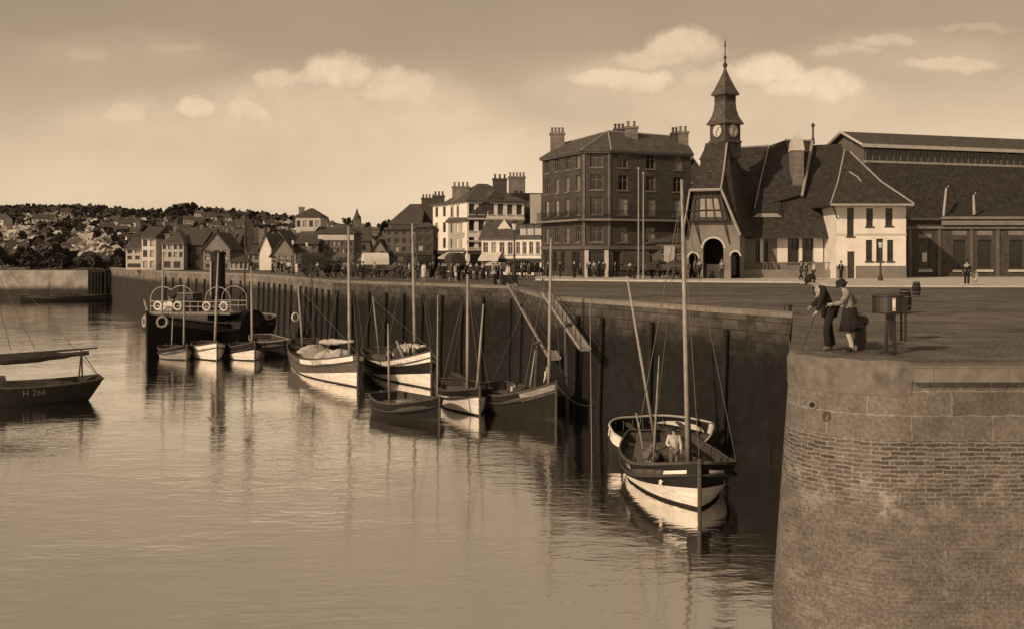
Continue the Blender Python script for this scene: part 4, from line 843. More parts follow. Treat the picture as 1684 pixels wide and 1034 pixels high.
protos = [small_house(9, 7, 5.5, 2.8, 'plaster_pale'), small_house(7, 6, 3.6, 2.6, 'plaster_white'), small_house(12, 7, 4.5, 3.0, 'plaster_grey'), small_house(6, 6, 6.5, 2.2, 'plaster_cream')]
HL = ['pale two storey house scattered on the wooded left hillside', 'small white cottage scattered on the wooded left hillside', 'long grey house scattered on the wooded left hillside', 'narrow cream house scattered on the wooded left hillside']
HG = ['pale hillside houses', 'white hillside cottages', 'long grey hillside houses', 'narrow hillside houses']
rnd = random.Random(11); spots = []
for k in range(52):
    for tr in range(30):
        px = rnd.uniform(-40, 195) if k < 9 else rnd.uniform(200, 330) if k < 24 else rnd.uniform(330, 700); D = rnd.uniform(235, 420) if px < 195 else rnd.uniform(290, 480)
        if all((px - a) ** 2 / 144 + ((D - b) / 22) ** 2 > 1 for a, b in spots): break
    spots.append((px, D))
spots += [(292, 600), (302, 606), (313, 604), (362, 606), (372, 604), (225, 330), (240, 350), (215, 380)]
used = set()
for k, (px, D) in enumerate(spots):
    j = rnd.choice([0, 0, 1, 1, 2, 3]); loc = (WX(px, D), D, hz(px, D)); rz = rnd.uniform(-.5, .6); hs_ = rnd.uniform(.42, .68)
    if j in used: dup(protos[j], loc, rz, HL[j], HG[j], hs_)
    else:
        o = protos[j]; used.add(j); o.location = loc; o.scale = (hs_,) * 3; o.rotation_euler = (0, 0, rz); o['label'] = HL[j]; o['group'] = HG[j]
rnd = random.Random(29); tprot = [small_house(8, 7, 6.5, 3.2, 'plaster_dim'), small_house(10, 7, 5.5, 3.6, 'plaster_grey'), small_house(7, 7, 7.5, 3.0, 'plaster_dark')]
TLB = ['dull grey house packed in the town rows behind the quayside houses', 'mid grey gabled house packed in the town rows behind the quayside', 'dark narrow house packed in the town rows behind the quayside houses']; TGB = ['dull town houses', 'mid grey town houses', 'dark town houses']
tu = set()
for k in range(66):
    px = 264 + (k % 33) * 11.8 + rnd.uniform(-4, 4); D = (200 if k < 33 else 250) + rnd.uniform(0, 40); j = rnd.choice([0, 0, 1, 2, 2]); loc = (WX(px, D), D, max(0, hz(px, D))); rz = rnd.choice([0, PI / 2]) + rnd.uniform(-.25, .25); sc_ = rnd.uniform(.55, .82)
    if j in tu: dup(tprot[j], loc, rz, TLB[j], TGB[j], sc_)
    else: tu.add(j); o = tprot[j]; o.name = 'town_house'; o.location = loc; o.rotation_euler = (0, 0, rz); o.scale = (sc_,) * 3; o['label'] = TLB[j]; o['group'] = TGB[j]
def make_tree(seed, h, r, nl, leaf, name, lsize):
    rnd = random.Random(seed); root = thing(name, 'x', 'tree', (0, 0, 0))
    m = MB(); m.tube([(0, 0, -.6), (.05, 0, h * .25), (.1, .1, h * .5), (0, .05, h * .8)], [r * .11, r * .09, r * .06, r * .02], 6)
    for k in range(5):
        a = k * 2 * PI / 5 + rnd.random(); z = h * (.3 + .08 * k); m.tube([(.05, .05, z), (r * .35 * math.cos(a), r * .35 * math.sin(a), z + h * .14), (r * .7 * math.cos(a), r * .7 * math.sin(a), z + h * .24)], [r * .05, r * .035, r * .012], 5)
    m.build('trunk', 'bark', root, local=True)
    blobs = []
    for k in range(9):
        a = rnd.random() * 2 * PI; rr_ = r * rnd.uniform(.1, .62); z = h * rnd.uniform(.36, .9); blobs.append((rr_ * math.cos(a) * (1.15 - z / h * .6), rr_ * math.sin(a) * (1.15 - z / h * .6), z, r * rnd.uniform(.3, .5)))
    b = MB()
    for k in range(nl):
        bx, by, bz, br = rnd.choice(blobs); d = Vector((rnd.gauss(0, 1), rnd.gauss(0, 1), rnd.gauss(0, .8))).normalized() * br * rnd.uniform(.55, 1.08); p = Vector((bx, by, bz)) + d
        a = Vector((rnd.gauss(0, 1), rnd.gauss(0, 1), rnd.gauss(0, .7))).normalized(); c = a.orthogonal().normalized() * lsize * rnd.uniform(.5, 1.2); a = a * lsize * rnd.uniform(.5, 1.2)
        b.add([p - a - c * .6, p + a * .6 - c, p + a + c * .5, p - a * .5 + c], [[0, 1, 2, 3]], 0 if rnd.random() < .6 else 1)
    b.build('crown', ['leaf_dark', 'leaf_mid'], root, local=True)
    return root
tp = [make_tree(1, 9, 4.2, 700, 0, 'broadleaf_tree', .75), make_tree(2, 7, 3.6, 600, 0, 'broadleaf_tree', .7), make_tree(3, 11, 4.6, 800, 0, 'broadleaf_tree', .8)]
TL = ['rounded dark broadleaf tree among the houses of the far hillside', 'low bushy tree among the houses of the far hillside', 'tall dark broadleaf tree standing over the far hillside']
TG = ['rounded hillside trees', 'bushy hillside trees', 'tall hillside trees']
tspots = []
for k in range(22): tspots.append((rnd.uniform(-60, 205), rnd.uniform(214, 460)))
for k in range(45): tspots.append((rnd.uniform(205, 340), rnd.uniform(240, 520)))
for k in range(24): tspots.append((rnd.uniform(-20, 205), rnd.uniform(209, 217)))
for k in range(55): tspots.append((rnd.uniform(215, 640), rnd.uniform(500, 625)))
for k in range(30): tspots.append((rnd.uniform(340, 720), rnd.uniform(280, 480)))
tspots += [(p, 560 + (p * 7) % 40) for p in range(278, 352, 6)] + [(p, 250 + (p * 13) % 40) for p in range(584, 612, 6)] + [(p, 232 + (p * 13) % 30) for p in range(624, 668, 7)]
usedt = set()
for k, (px, D) in enumerate(tspots):
    j = rnd.choice([0, 0, 1, 1, 2]); 
    if 270 < px < 352 and D > 555: j = 2
    sc_ = rnd.uniform(.28, .55) * (.8 if D < 300 else 1.0); loc = (WX(px, D), D, hz(px, D) - .1)
    if 620 < px < 670 and D < 270: loc = (loc[0], loc[1], loc[2] + .0); sc_ *= 2.2
    if j in usedt: dup(tp[j], loc, rnd.uniform(0, 6), TL[j], TG[j], sc_)
    else:
        o = tp[j]; usedt.add(j); o.location = loc; o.scale = (sc_,) * 3; o['label'] = TL[j]; o['group'] = TG[j]
# distant church spire
D = 330; c = (WX(587, D), D, 0); r = thing('church_spire', 'thin dark church spire pricking the skyline behind the middle houses', 'spire', (c[0], c[1], 8))
MB().box(c[0] - 1.2, c[0] + 1.2, D - 1.2, D + 1.2, 0, ZZ(362, D)).build('tower', 'plaster_dim', r)
MB().lathe([(1.4, ZZ(362, D) + .003), (.6, ZZ(352, D)), (.08, ZZ(343, D))], c, 8).build('spire', 'slate_far', r)
# ------------------------------------------------------------------ boats
class Hull:
    def __init__(s, L, B, H, sb=.7, ss=.35, draft=1.0, transom=.6, rake=0.0, bow_rake=0.0, fine=2.3):
        s.L, s.B, s.H, s.sb, s.ss, s.draft, s.tr, s.rake, s.br, s.fine = L, B, H, sb, ss, draft, transom, rake, bow_rake, fine
    def rim(s, t): return s.H + (s.sb * ((t - .45) / .55) ** 2 if t > .45 else s.ss * ((.45 - t) / .45) ** 2)
    def hw(s, t):
        if s.tr > 0: a = s.tr + (1 - s.tr) * math.sin(PI / 2 * min(1, t / .45)) ** .9
        else: a = math.sqrt(max(0.0, 1 - (1 - min(1, t / .3)) ** 2)) * .97 + .03
        b = 1 - max(0, (t - .5) / .5) ** s.fine
        return s.B / 2 * a * b + .05
    def pt(s, t, z):
        r = s.rim(t); q = max(0, min(1, (z + s.draft) / (r + s.draft)))
        full = (1 - (1 - q) ** 2.6) ** .8; v = q ** .95; k = max(0, (t - .45) / .55) ** 1.1
        y = s.hw(t) * (full * (1 - k) + v * k)
        x = -s.L / 2 + s.L * t + (1 - q) * s.rake * max(0, 1 - t / .3) ** 1.5 + (q - .5) * s.br * max(0, (t - .7) / .3) ** 2
        return x, y
    def zone(s, name, m, root, z0, z1, k=3, off=0, nt=26, t0=0, t1=1, close=True):
        b = MB()
        ts = [t0 + (t1 - t0) * (i / nt) for i in range(nt + 1)]
        for sd in (1, -1):
            vs = []
            for t in ts:
                a, c = z0(t), z1(t)
                for j in range(k + 1):
                    z = a + (c - a) * j / k; x, y = s.pt(t, z); vs.append((x, sd * (y + off), z))
            w = k + 1
            b.add(vs, [[i * w + j, (i + 1) * w + j, (i + 1) * w + j + 1, i * w + j + 1] for i in range(nt) for j in range(k)])
        if close and t0 == 0:
            a, c = z0(0), z1(0); vs = []
            for j in range(k + 1):
                z = a + (c - a) * j / k; x, y = s.pt(0, z); vs += [(x - off, y + off, z), (x - off, -y - off, z)]
            b.add(vs, [[2 * j, 2 * j + 1, 2 * j + 3, 2 * j + 2] for j in range(k)])
        return b.build(name, m, root, smooth=True, local=True)
    def deck(s, m, root, drop=.45, inner='timber', name='deck'):
        b = MB(); nt = 22; vs = []; inn = .08
        for i in range(nt + 1):
            t = .02 + .955 * i / nt; z = s.rim(t) - drop; x, y = s.pt(t, s.rim(t)); y = max(.01, y - inn); vs += [(x, y, s.rim(t) - .02), (x, y * .985, z), (x, 0, z + .05), (x, -y * .985, z), (x, -y, s.rim(t) - .02)]
        b.add(vs, [[i * 5 + j, (i + 1) * 5 + j, (i + 1) * 5 + j + 1, i * 5 + j + 1] for i in range(nt) for j in (1, 2)], 0)
        b.add([], [], 0)
        b.f += [[i * 5 + j, (i + 1) * 5 + j, (i + 1) * 5 + j + 1, i * 5 + j + 1] for i in range(nt) for j in (0, 3)]; b.m += [1] * (nt * 2)
        n = len(vs); b.f += [[0, 1, 2, 3, 4]]; b.m += [1]
        return b.build(name, [m, inner], root, local=True)
    def rail(s, m, root, r=.07, name='gunwale', t0=0.0, t1=1.0, dz=0.0, off=0.0):
        pts = []
        nt = 24
        for i in range(nt + 1): t = t1 - (t1 - t0) * i / nt; x, y = s.pt(t, s.rim(t)); pts.append((x, y + off, s.rim(t) + dz))
        q = [(x, -y, z) for x, y, z in pts[::-1]]
        if t0 == 0 and s.tr == 0: q = q[1:]
        return MB().tube(pts + q, r, 6).build(name, m, root, smooth=True, local=True)
def hull_text(H, root, txt, t, z, size, m, side=-1, name='lettering'):
    cu = bpy.data.curves.new(name, 'FONT'); cu.body = txt; cu.size = size; cu.align_x = 'CENTER'; cu.align_y = 'CENTER'; cu.extrude = 0
    ob = bpy.data.objects.new(name, cu); COL.objects.link(ob); dg = bpy.context.evaluated_depsgraph_get()
    me = bpy.data.meshes.new_from_object(ob.evaluated_get(dg)); bpy.data.objects.remove(ob)
    x0 = -H.L / 2 + H.L * t
    for v in me.vertices:
        x = x0 + (v.co.x if side < 0 else -v.co.x); tt = max(0, min(1, (x + H.L / 2) / H.L)); zz = z + v.co.y + (H.rim(tt) - H.rim(t)) * .8; _, y = H.pt(tt, zz); v.co = (x, side * (y + .03), zz)
    me.materials.clear(); me.materials.append(MATS[m]); me.name = name
    o = bpy.data.objects.new(name, me); COL.objects.link(o); o.parent = root
    return o
class Boat:
    def __init__(s, name, label, cat, bow, stern, H, group=None, heel=0, dz=0, L=None):
        b = onwater(*bow) if len(bow) == 2 else Vector(bow); a = onwater(*stern) if len(stern) == 2 else Vector(stern)
        d = b - a; s.rz = math.atan2(d.y, d.x); s.H = H; H.L = d.length if L is None else L
        c = (a + b) / 2 if L is None else b - d.normalized() * H.L / 2
        s.root = thing(name, label, cat, (c.x, c.y, WZ + dz), s.rz, group)
        if heel: s.root.rotation_euler = (heel, 0, s.rz)
        s.c = Vector((c.x, c.y, WZ + dz)); s.R = Matrix.Rotation(s.rz, 3, 'Z'); s.heel = heel
    def loc(s, w): return s.R.transposed() @ (Vector(w) - s.c)
    def wpos(s, l): return s.R @ Vector(l) + s.c
    def tfor(s, px):
        best = min((abs(CX + F * (w := s.wpos((-s.H.L / 2 + s.H.L * k / 60, 0, 1))).x / w.y - px), k) for k in range(61)); return best[1] / 60
    def mast(s, base_px, top_px, r=.085, m='mast', name='mast', y=0, foot=None, t=None, stays=True):
        t = s.tfor(base_px) if t is None else t; x = -s.H.L / 2 + s.H.L * t; z0 = s.H.rim(t) - .45 if foot is None else foot
        w = s.wpos((x, y, z0)); top = P(top_px[0], top_px[1], w.y); tl = s.loc(top)
        o = MB().tube([(x, y, z0), ((x + tl.x) / 2, (y + tl.y) / 2, (z0 + tl.z) / 2), tuple(tl)], [r, r * .85, r * .5], 8).build(name, m, s.root, smooth=True, local=True)
        if stays:
            b = MB(); a = Vector(tl) * .96 + Vector((x, y, z0)) * .04
            for sd in (1, -1):
                xx, yy_ = s.H.pt(max(.02, t - .08), s.H.rim(t)); b.tube([a, (xx, sd * yy_, s.H.rim(t))], .014, 4)
            b.build('shroud', 'rope', o, local=True)
            if t < .9: MB().tube([a, (s.H.L / 2, 0, s.H.rim(1) + .05)], .013, 4).build('forestay', 'rope', o, local=True)
            if t > .4: MB().tube([a, (-s.H.L / 2 + .2, 0, s.H.rim(0) + .05)], .013, 4).build('backstay', 'rope', o, local=True)
        return o, Vector((x, y, z0)), tl
    def line(s, a, b, r=.02, m='rope', name='rope', sag=0):
        a = Vector(a); b = Vector(b); mid = (a + b) / 2 - Vector((0, 0, sag))
        return MB().tube([a, a * .5 + mid * .5 + Vector((0, 0, -sag * .25)), mid, b * .5 + mid * .5 + Vector((0, 0, -sag * .25)), b], r, 5).build(name, m, s.root, local=True)
def cloth_heap(c, sx, sy, sz, seed, n=14):
    rnd = random.Random(seed); rings = []
    for j in range(7):
        f = j / 6; r = math.sqrt(max(0.02, 1 - f ** 2.2)); rings.append([(c[0] + sx * r * math.cos(2 * PI * k / n) * (1 + .14 * rnd.uniform(-1, 1)), c[1] + sy * r * math.sin(2 * PI * k / n) * (1 + .14 * rnd.uniform(-1, 1)), c[2] + sz * f * (1 + .15 * rnd.uniform(-1, 1))) for k in range(n)])
    return MB().loft(rings)
def furled(a, b, r, seed, n=9, sagk=.4):
    a = Vector(a); b = Vector(b); rnd = random.Random(seed); pts = []; rs = []
    for k in range(13):
        f = k / 12; pts.append(a.lerp(b, f) + Vector((0, 0, -r * .6 * sagk - rnd.uniform(0, r * .3)))); rs.append(r * (.45 + .6 * math.sin(PI * min(1, f * 1.15 + .06)) * rnd.uniform(.8, 1.15)))
    return MB().tube(pts, rs, n)
def fishing_boat(label, bow, stern, B=3.2, H=1.0, sb=.8, ss=.3, top='paint_black', boot='paint_white', bootz=(.06, .75), strake=None, rail='timber', transom=.55, name='fishing_boat', group=None, deck='deck', keel='weed', tillers=True, **kw):
    B *= 1.07; H *= 1.06; h = Hull(6, B, H, sb, ss, .8, transom, **kw); bt = Boat(name, label, 'boat', bow, stern, h, group)
    zk = lambda t: .05 + .05 * t; zb = lambda t: max(.09 + .05 * t, .1 + bootz[0] * (t > .3) + bootz[1] * max(0, (t - .3) / .7) ** 1.15)
    h.zone('keel', keel, bt.root, lambda t: -.78, zk, 2)
    if boot: h.zone('boot_top', boot, bt.root, zk, zb, 2)
    else: zb = zk
    if strake:
        zs = lambda t: h.rim(t) - .34
        h.zone('topsides', top, bt.root, zb, zs, 3); h.zone('sheer_strake', strake, bt.root, zs, lambda t: h.rim(t), 1)
    else: h.zone('topsides', top, bt.root, zb, lambda t: h.rim(t), 4)
    h.rail(rail, bt.root, .06); h.rail('trim_dark', bt.root, .045, 'rubbing_band', dz=-.42, off=.0)
    h.deck(deck, bt.root)
    x1 = h.L / 2; MB().tube([(x1 + .02, 0, -.75), (x1 + .05, 0, h.rim(1) + .12)], .07, 6).build('stem_post', 'timber', bt.root, local=True)
    MB().hexa([(-h.L / 2 - .35, -.04, -.7), (-h.L / 2, -.04, -.7), (-h.L / 2, .04, -.7), (-h.L / 2 - .35, .04, -.7)], [(-h.L / 2 - .28, -.04, h.rim(0) + .1), (-h.L / 2 - .002, -.04, h.rim(0) + .1), (-h.L / 2 - .002, .04, h.rim(0) + .1), (-h.L / 2 - .28, .04, h.rim(0) + .1)]).build('rudder', 'timber', bt.root, local=True)
    z = h.rim(.45) - .42; b = MB().hexa([(-.9, -.6, z), (.9, -.6, z), (.9, .6, z), (-.9, .6, z)], [(-.85, -.55, z + .3), (.85, -.55, z + .3), (.85, .55, z + .3), (-.85, .55, z + .3)]); b.build('hatch', 'timber', bt.root, local=True)
    return bt
def coil(bt, x, y, z, m='rope_pale'):
    b = MB(); b.torus((x, y, z + .05), .22, .06, (0, 0, 1), 14, 5).torus((x + .02, y, z + .15), .19, .055, (.1, 0, 1), 14, 5); b.build('rope_coil', m, bt.root, local=True)
def basket(bt, x, y, z, m='timber_pale', s=1): MB().lathe([(.2 * s, z), (.28 * s, z + .32 * s), (.3 * s, z + .34 * s), (.26 * s, z + .33 * s), (.18 * s, z + .05)], (x, y, 0), 12).build('fish_basket', m, bt.root, local=True)
# 1 near boat, bows on
nb = fishing_boat('black fishing boat nearest the camera, bow on, with white lower bow and two figures aboard', (1150, 838), (5.95, 43.2, WZ), B=3.5, H=.95, sb=.6, fine=4.2, bootz=(.05, .58), boot='paint_white', top='paint_black')
nb.mast(1133, (1121, 296), .1, 'mast'); nb.mast(1076, (1084, 585), .05, 'timber_pale', 'spar', stays=False, t=.62, y=-1.0)
H = nb.H
hull_text(H, nb.root, 'D.180', .6, H.rim(.6) - .22, .27, 'letter_white'); hull_text(H, nb.root, 'MARIE', .955, H.rim(.95) - .5, .2, 'letter_white') if False else None
for sd in (-1, 1):
    b = MB()
    for k in range(5):
        t = .895 + .016 * k; t2 = t + .016; z = H.rim(t) - .3; z2 = H.rim(t2) - .3; x, y = H.pt(t, z); x2, y2 = H.pt(t2, z2); b.add([(x, sd * (y + .02), z - .06), (x2, sd * (y2 + .02), z2 - .06), (x2, sd * (y2 + .02), z2 + .06), (x, sd * (y + .02), z + .06)], [[0, 1, 2, 3]])
    b.build('name_plate', 'paint_white', nb.root, local=True)
    t = .87; z = H.rim(t) - .62; x, y = H.pt(t, z)
    pts = []
    for k in range(10):
        a = PI / 2 + k * PI / 5; r = .2 if k % 2 == 0 else .085; pts.append((x + r * math.cos(a), sd * (y + .03 - r * math.cos(a) * .35 ), z + r * math.sin(a)))
    MB().add([(x, sd * (y + .04), z)] + pts, [[0, 1 + k, 1 + (k + 1) % 10] for k in range(10)]).build('star_emblem', 'paint_white', nb.root, local=True)
o, b0, tl = nb.mast(1133, (1121, 300), .02, 'rope', 'halyard', y=.12, stays=False)
z = H.rim(.6) - .4
furled((-3.2, .3, H.rim(.2) + .5), (2.3, .25, H.rim(.8) + .35), .17, 4).build('furled_sail', 'canvas_dark', nb.root, local=True)
coil(nb, 2.6, -.3, H.rim(.85) - .4); coil(nb, 1.0, -.9, z); basket(nb, .2, -.8, z); basket(nb, -.5, .9, z, 'timber'); basket(nb, -1.6, -.7, H.rim(.3) - .4, 'timber_pale')
MB().tube([(-1.9, -.8, H.rim(.3) - .4), (-2.1, -1.1, H.rim(.3) + 1.3)], .05, 5).build('boathook', 'timber_pale', nb.root, local=True)
# mizzen on the port quarter
nb.mast(1016, (1031, 455), .075, 'mast', 'mizzen_mast', t=.04, stays=False)
# 2 open boat lying heeled behind her
h = Hull(8.2, 3.1, .75, .25, .1, .7, 0.0); ob = Boat('open_boat', 'broad open boat with a rounded pale rimmed stern, heeled over behind the nearest fishing boat', 'boat', (8.7, 45.6, WZ), (4.1, 43.6, WZ), h, heel=math.radians(17), dz=.3, L=4.9)
h.zone('bottom', 'timber_black', ob.root, lambda t: -.68, lambda t: .42 + .05 * t, 3); h.zone('sheer_strake', 'paint_white', ob.root, lambda t: .42 + .05 * t, lambda t: h.rim(t), 1); h.rail('trim', ob.root, .055)
h.deck('timber', ob.root, .55, 'timber_black', 'floor')
for t in (.3, .55, .78):
    x = -h.L / 2 + h.L * t; y = h.hw(t) - .08; MB().box(x - .12, x + .12, -y, y, h.rim(t) - .25, h.rim(t) - .2).build('thwart', 'timber', ob.root, local=True)
for t in (.15, .25, .35, .45, .65): 
    x = -h.L / 2 + h.L * t; 
    for sd in (1, -1): y = h.hw(t) - .15; MB().tube([(x, sd * y, h.rim(t) - .05), (x, sd * y * .88, h.rim(t) - .52)], .025, 4).build('rib', 'timber', ob.root, local=True)
# 3 boat with the white name strip and heaped canvas
d3 = fishing_boat('fishing boat with white lettered bow strip and pale canvas heaped over the deck', (588, 637), (496, 600), B=3.6, H=1.25, sb=.85, ss=.35, boot='paint_white', bootz=(-.05, .95), top='paint_brown', strake='paint_brown')
H = d3.H; d3.mast(575, (573, 372), .13); d3.mast(487, (490, 468), .1, name='mizzen_mast', t=.03)
zs = lambda t: H.rim(t) - .42
H.zone('name_strip', 'paint_white', d3.root, lambda t: H.rim(t) - .40, lambda t: H.rim(t) - .04, 1, .02, 14, .5, .98, False)
hull_text(H, d3.root, '311 D 311', .72, H.rim(.72) - .22, .34, 'letter_dark')
for k, (t, sx, sz) in enumerate(((.78, 1.5, .75), (.58, 1.6, .7), (.38, 1.2, .8), (.25, .8, .6))): cloth_heap((-H.L / 2 + H.L * t, -.2, H.rim(t) - .15), sx, 1.0, sz, k + 3).build('canvas_heap', 'canvas' if k != 2 else 'paint_grey', d3.root, local=True)
furled((-H.L * .12, 0, H.rim(.4) + 1.0), (H.L * .42, 0, H.rim(.9) + 1.1), .22, 9).build('furled_sail', 'canvas', d3.root, local=True)
MB().torus((-H.L * .47, -.6, H.rim(.05) + 2.2), .3, .07, (1, .4, 0), 16, 6).build('lifebuoy', 'paint_white', d3.root, local=True)
# 4 white-bowed boat with crew
d4 = fishing_boat('fishing boat with white bulwarks, black band and white bottom, crew working on her foredeck', (709, 640), (618, 604), B=3.6, H=1.25, sb=1.15, ss=.2, top='paint_black', boot='paint_white', bootz=(-.02, .95))
H = d4.H; H.zone('white_bulwark', 'paint_white', d4.root, lambda t: H.rim(t) - .06 - .62 * max(0, (t - .3) / .7), lambda t: H.rim(t) - .01, 2, .015, 18, .32, 1, False)
hull_text(H, d4.root, 'D 22', .8, H.rim(.8) - .38, .3, 'letter_dark')
d4.mast(683, (678, 368), .13); d4.mast(607, (613, 488), .08, name='mizzen_mast', t=.08)
furled((-H.L * .1, .2, H.rim(.4) + .8), (H.L * .38, .1, H.rim(.88) + .7), .2, 19).build('furled_sail', 'canvas', d4.root, local=True)
cloth_heap((H.L * .1, -.2, H.rim(.6) - .2), 1.0, .8, .8, 31).build('net_heap', 'canvas_dark', d4.root, local=True); basket(d4, H.L * .3, -.3, H.rim(.8) - .4)
MB().tube([tuple(d4.loc(P(652, 560, d4.c.y - 2.6))), tuple(d4.loc(P(690, 650, d4.c.y - 3.9)))], .1, 6).build('gangplank', 'timber_pale', d4.root, local=True)
# 5 low dark boat in front
d5 = fishing_boat('low dark boat with a slender bare mast lying in front of the white bowed boat', (722, 690), (630, 674), B=3.0, H=.75, sb=.35, ss=.2, boot=None, top='timber_black')
d5.mast(637, (638, 532), .07, t=.12, stays=False); d5.mast(722, (720, 485), .05, t=.97, stays=False, name='spar'); H = d5.H
cloth_heap((H.L * .2, -.2, H.rim(.7) - .35), .9, .6, .4, 51).build('canvas_heap', 'canvas_dark', d5.root, local=True); coil(d5, -.5, -.6, H.rim(.4) - .4)
MB().hexa([(-.1, -.9, H.H - .35), (.9, -.9, H.H - .35), (.9, -.3, H.H - .35), (-.1, -.3, H.H - .35)], [(-.1, -.9, H.H + .1), (.9, -.9, H.H + .1), (.9, -.3, H.H + .1), (-.1, -.3, H.H + .1)]).build('fish_box', 'timber_pale', d5.root, local=True)
# 6 small boat with bright white hull
d6 = fishing_boat('small boat with a bright white bow half, dark rail and two raked masts', (789, 684), (740, 655), B=2.6, H=1.0, sb=.45, ss=.15, boot='paint_white', bootz=(.55, .35), top='paint_black')
d6.mast(781, (769, 452), .11, t=.62); d6.mast(789, (795, 500), .085, t=.9, stays=False, name='fore_spar'); H = d6.H
furled((-H.L * .4, 0, H.rim(.1) + .5), (H.L * .1, 0, H.rim(.6) + .6), .15, 61).build('furled_sail', 'canvas_dark', d6.root, local=True)
# 7 larger dark boat by the gangways
d7 = fishing_boat('dark fishing boat with a worn pale bow strake lying at the foot of the gangways', (914, 690), (806, 666), B=3.4, H=1.0, sb=.9, ss=.25, boot=None, top='timber_black')
H = d7.H; H.zone('worn_strake', 'paint_grey', d7.root, lambda t: H.rim(t) - .5, lambda t: H.rim(t) - .03, 2, .015, 10, .78, 1, False); d7.mast(909, (906, 392), .1, t=.9); d7.mast(872, (880, 575), .06, stays=False, name='spar', t=.6)
cloth_heap((.5, 0, H.rim(.6) - .35), 1.2, .9, .7, 71).build('net_heap', 'canvas_dark', d7.root, local=True); basket(d7, 2.0, -.6, H.rim(.75) - .4); basket(d7, -1.5, -.8, H.rim(.4) - .4); coil(d7, 1.6, -.5, H.rim(.7) - .4)
# 8-10 three small boats before the tug
for (lab, bow, stern, bz, mp, mt, sp) in (('small grey boat, leftmost of the three lying before the steam tug', (307, 592), (274, 586), 'paint_grey', 306, (303, 462), (284, 520)), ('small boat with a square white bow and tall pale mast, middle one before the tug', (357, 593), (331, 584), 'paint_white', 357, (359, 416), None), ('small boat with a low white bow, rightmost before the tug, pale mast', (419, 593), (391, 587), 'paint_white', 416, (413, 438), None)):
    b_ = fishing_boat(lab, bow, stern, B=2.3, H=1.05 if bz != 'paint_grey' else .8, sb=.4, ss=.1, boot=bz, bootz=(.3, .5), top='paint_black' if bz == 'paint_grey' else 'paint_white' if bow[0] == 357 else 'timber_black')
    b_.mast(mp, mt, .12 if sp is None else .09, t=.86, stays=False)
    if sp: b_.mast(284, sp, .07, t=.25, stays=False, name='spar')
    cloth_heap((-.6, 0, b_.H.H - .3), .8, .5, .4, int(bow[0])).build('net_heap', 'canvas_dark', b_.root, local=True)
# 11-12 dim hulls against the wall behind
d11 = fishing_boat('dim dark hull moored against the quay wall right of the steam tug', (478, 588), (428, 574), B=3.2, H=1.0, sb=.5, boot=None, top='timber_black', rail='timber_pale'); cloth_heap((0, 0, d11.H.H - .3), 1.2, .7, .5, 81).build('net_heap', 'canvas_dark', d11.root, local=True)
d12 = fishing_boat('dark boat moored to the wall behind the canvas covered fishing boat', (540, 606), (500, 590), B=3.2, H=1.3, sb=.5, boot=None, top='timber_black'); d12.mast(512, (511, 430), .08, stays=False, t=.5, m='mast_dark')
# 13 boat at the left edge
h = Hull(11, 3.6, 1.05, .5, .22, .8, .62, rake=1.3); lb = Boat('fishing_boat', 'black lettered fishing boat cut by the left edge, dark sail furled along her boom', 'boat', (onwater(-20, 660).x - 2, onwater(-20, 660).y - 2.5, WZ), tuple(onwater(166, 653)), h)
H = h
h.zone('keel', 'weed', lb.root, lambda t: -.78, lambda t: .05, 2); h.zone('topsides', 'paint_black', lb.root, lambda t: .05, lambda t: h.rim(t), 4); h.rail('timber', lb.root, .06); h.deck('deck', lb.root, .35)
hull_text(H, lb.root, 'H 266', .42, H.rim(.42) - .32, .5, 'paint_grey', side=1)
x1 = h.L / 2; MB().tube([(x1, 0, -.75), (x1 + .05, 0, h.rim(1) + .12)], .07, 6).build('stem_post', 'timber', lb.root, local=True)
zz_ = h.rim(.05)
a = lb.loc(P(161, 572, lb.wpos((-h.L / 2 + .6, 0, 0)).y)); bb_ = lb.loc(P(-22, 586, lb.wpos((h.L * .2, 0, 0)).y))
a.y = 0; bb_.y = 0
bo = MB().tube([a, bb_], [.05, .09], 7).build('boom', 'mast_dark', lb.root, local=True); furled(bb_, Vector(a).lerp(bb_, .08), .3, 91, sagk=1.2).build('furled_sail', 'canvas_dark', lb.root, local=True)
xm = bb_.x + .3; ms = MB().tube([(xm, 0, .4), (xm - .1, 0, 9.6)], [.13, .07], 8).build('mast', 'mast_dark', lb.root, local=True)
furled((xm + .35, 0, 1.4), (xm + .15, 0, 7.2), .32, 92, sagk=0).build('brailed_sail', 'canvas_dark', lb.root, local=True)
for dx in (1.6, 2.9): lb.line((xm - .1, 0, 9.3), (xm - dx, -.6, a.z + .0), .016, 'rope', 'stay')
lb.line((xm - .1, 0, 9.5), (-h.L / 2 + .3, 0, zz_ + .2), .016, 'rope', 'topping_lift')
MB().tube([(-h.L / 2 + 1.0, -.5, zz_), (a.x + .9, 0, a.z - .05)], .05, 5).tube([(-h.L / 2 + 1.3, .5, zz_), (a.x + .9, 0, a.z - .05)], .05, 5).build('boom_crutch', 'timber', lb.root, local=True)
lb.line((a.x + 1.0, 0, a.z), (-h.L / 2 + .1, .3, zz_), .03, 'rope', 'sheet')
z = h.rim(.4) - .3
b = MB().hexa([(.6, -.7, z), (1.6, -.7, z), (1.6, .7, z), (.6, .7, z)], [(.7, -.6, z + .8), (1.5, -.6, z + .8), (1.5, .6, z + .8), (.7, .6, z + .8)]); b.build('hatch', 'timber', lb.root, local=True)
b = MB(); b.tube([(-1.6, -.9, z + .25), (1.8, -.8, z + .5)], .06, 5).build('oar', 'timber_pale', lb.root, local=True)
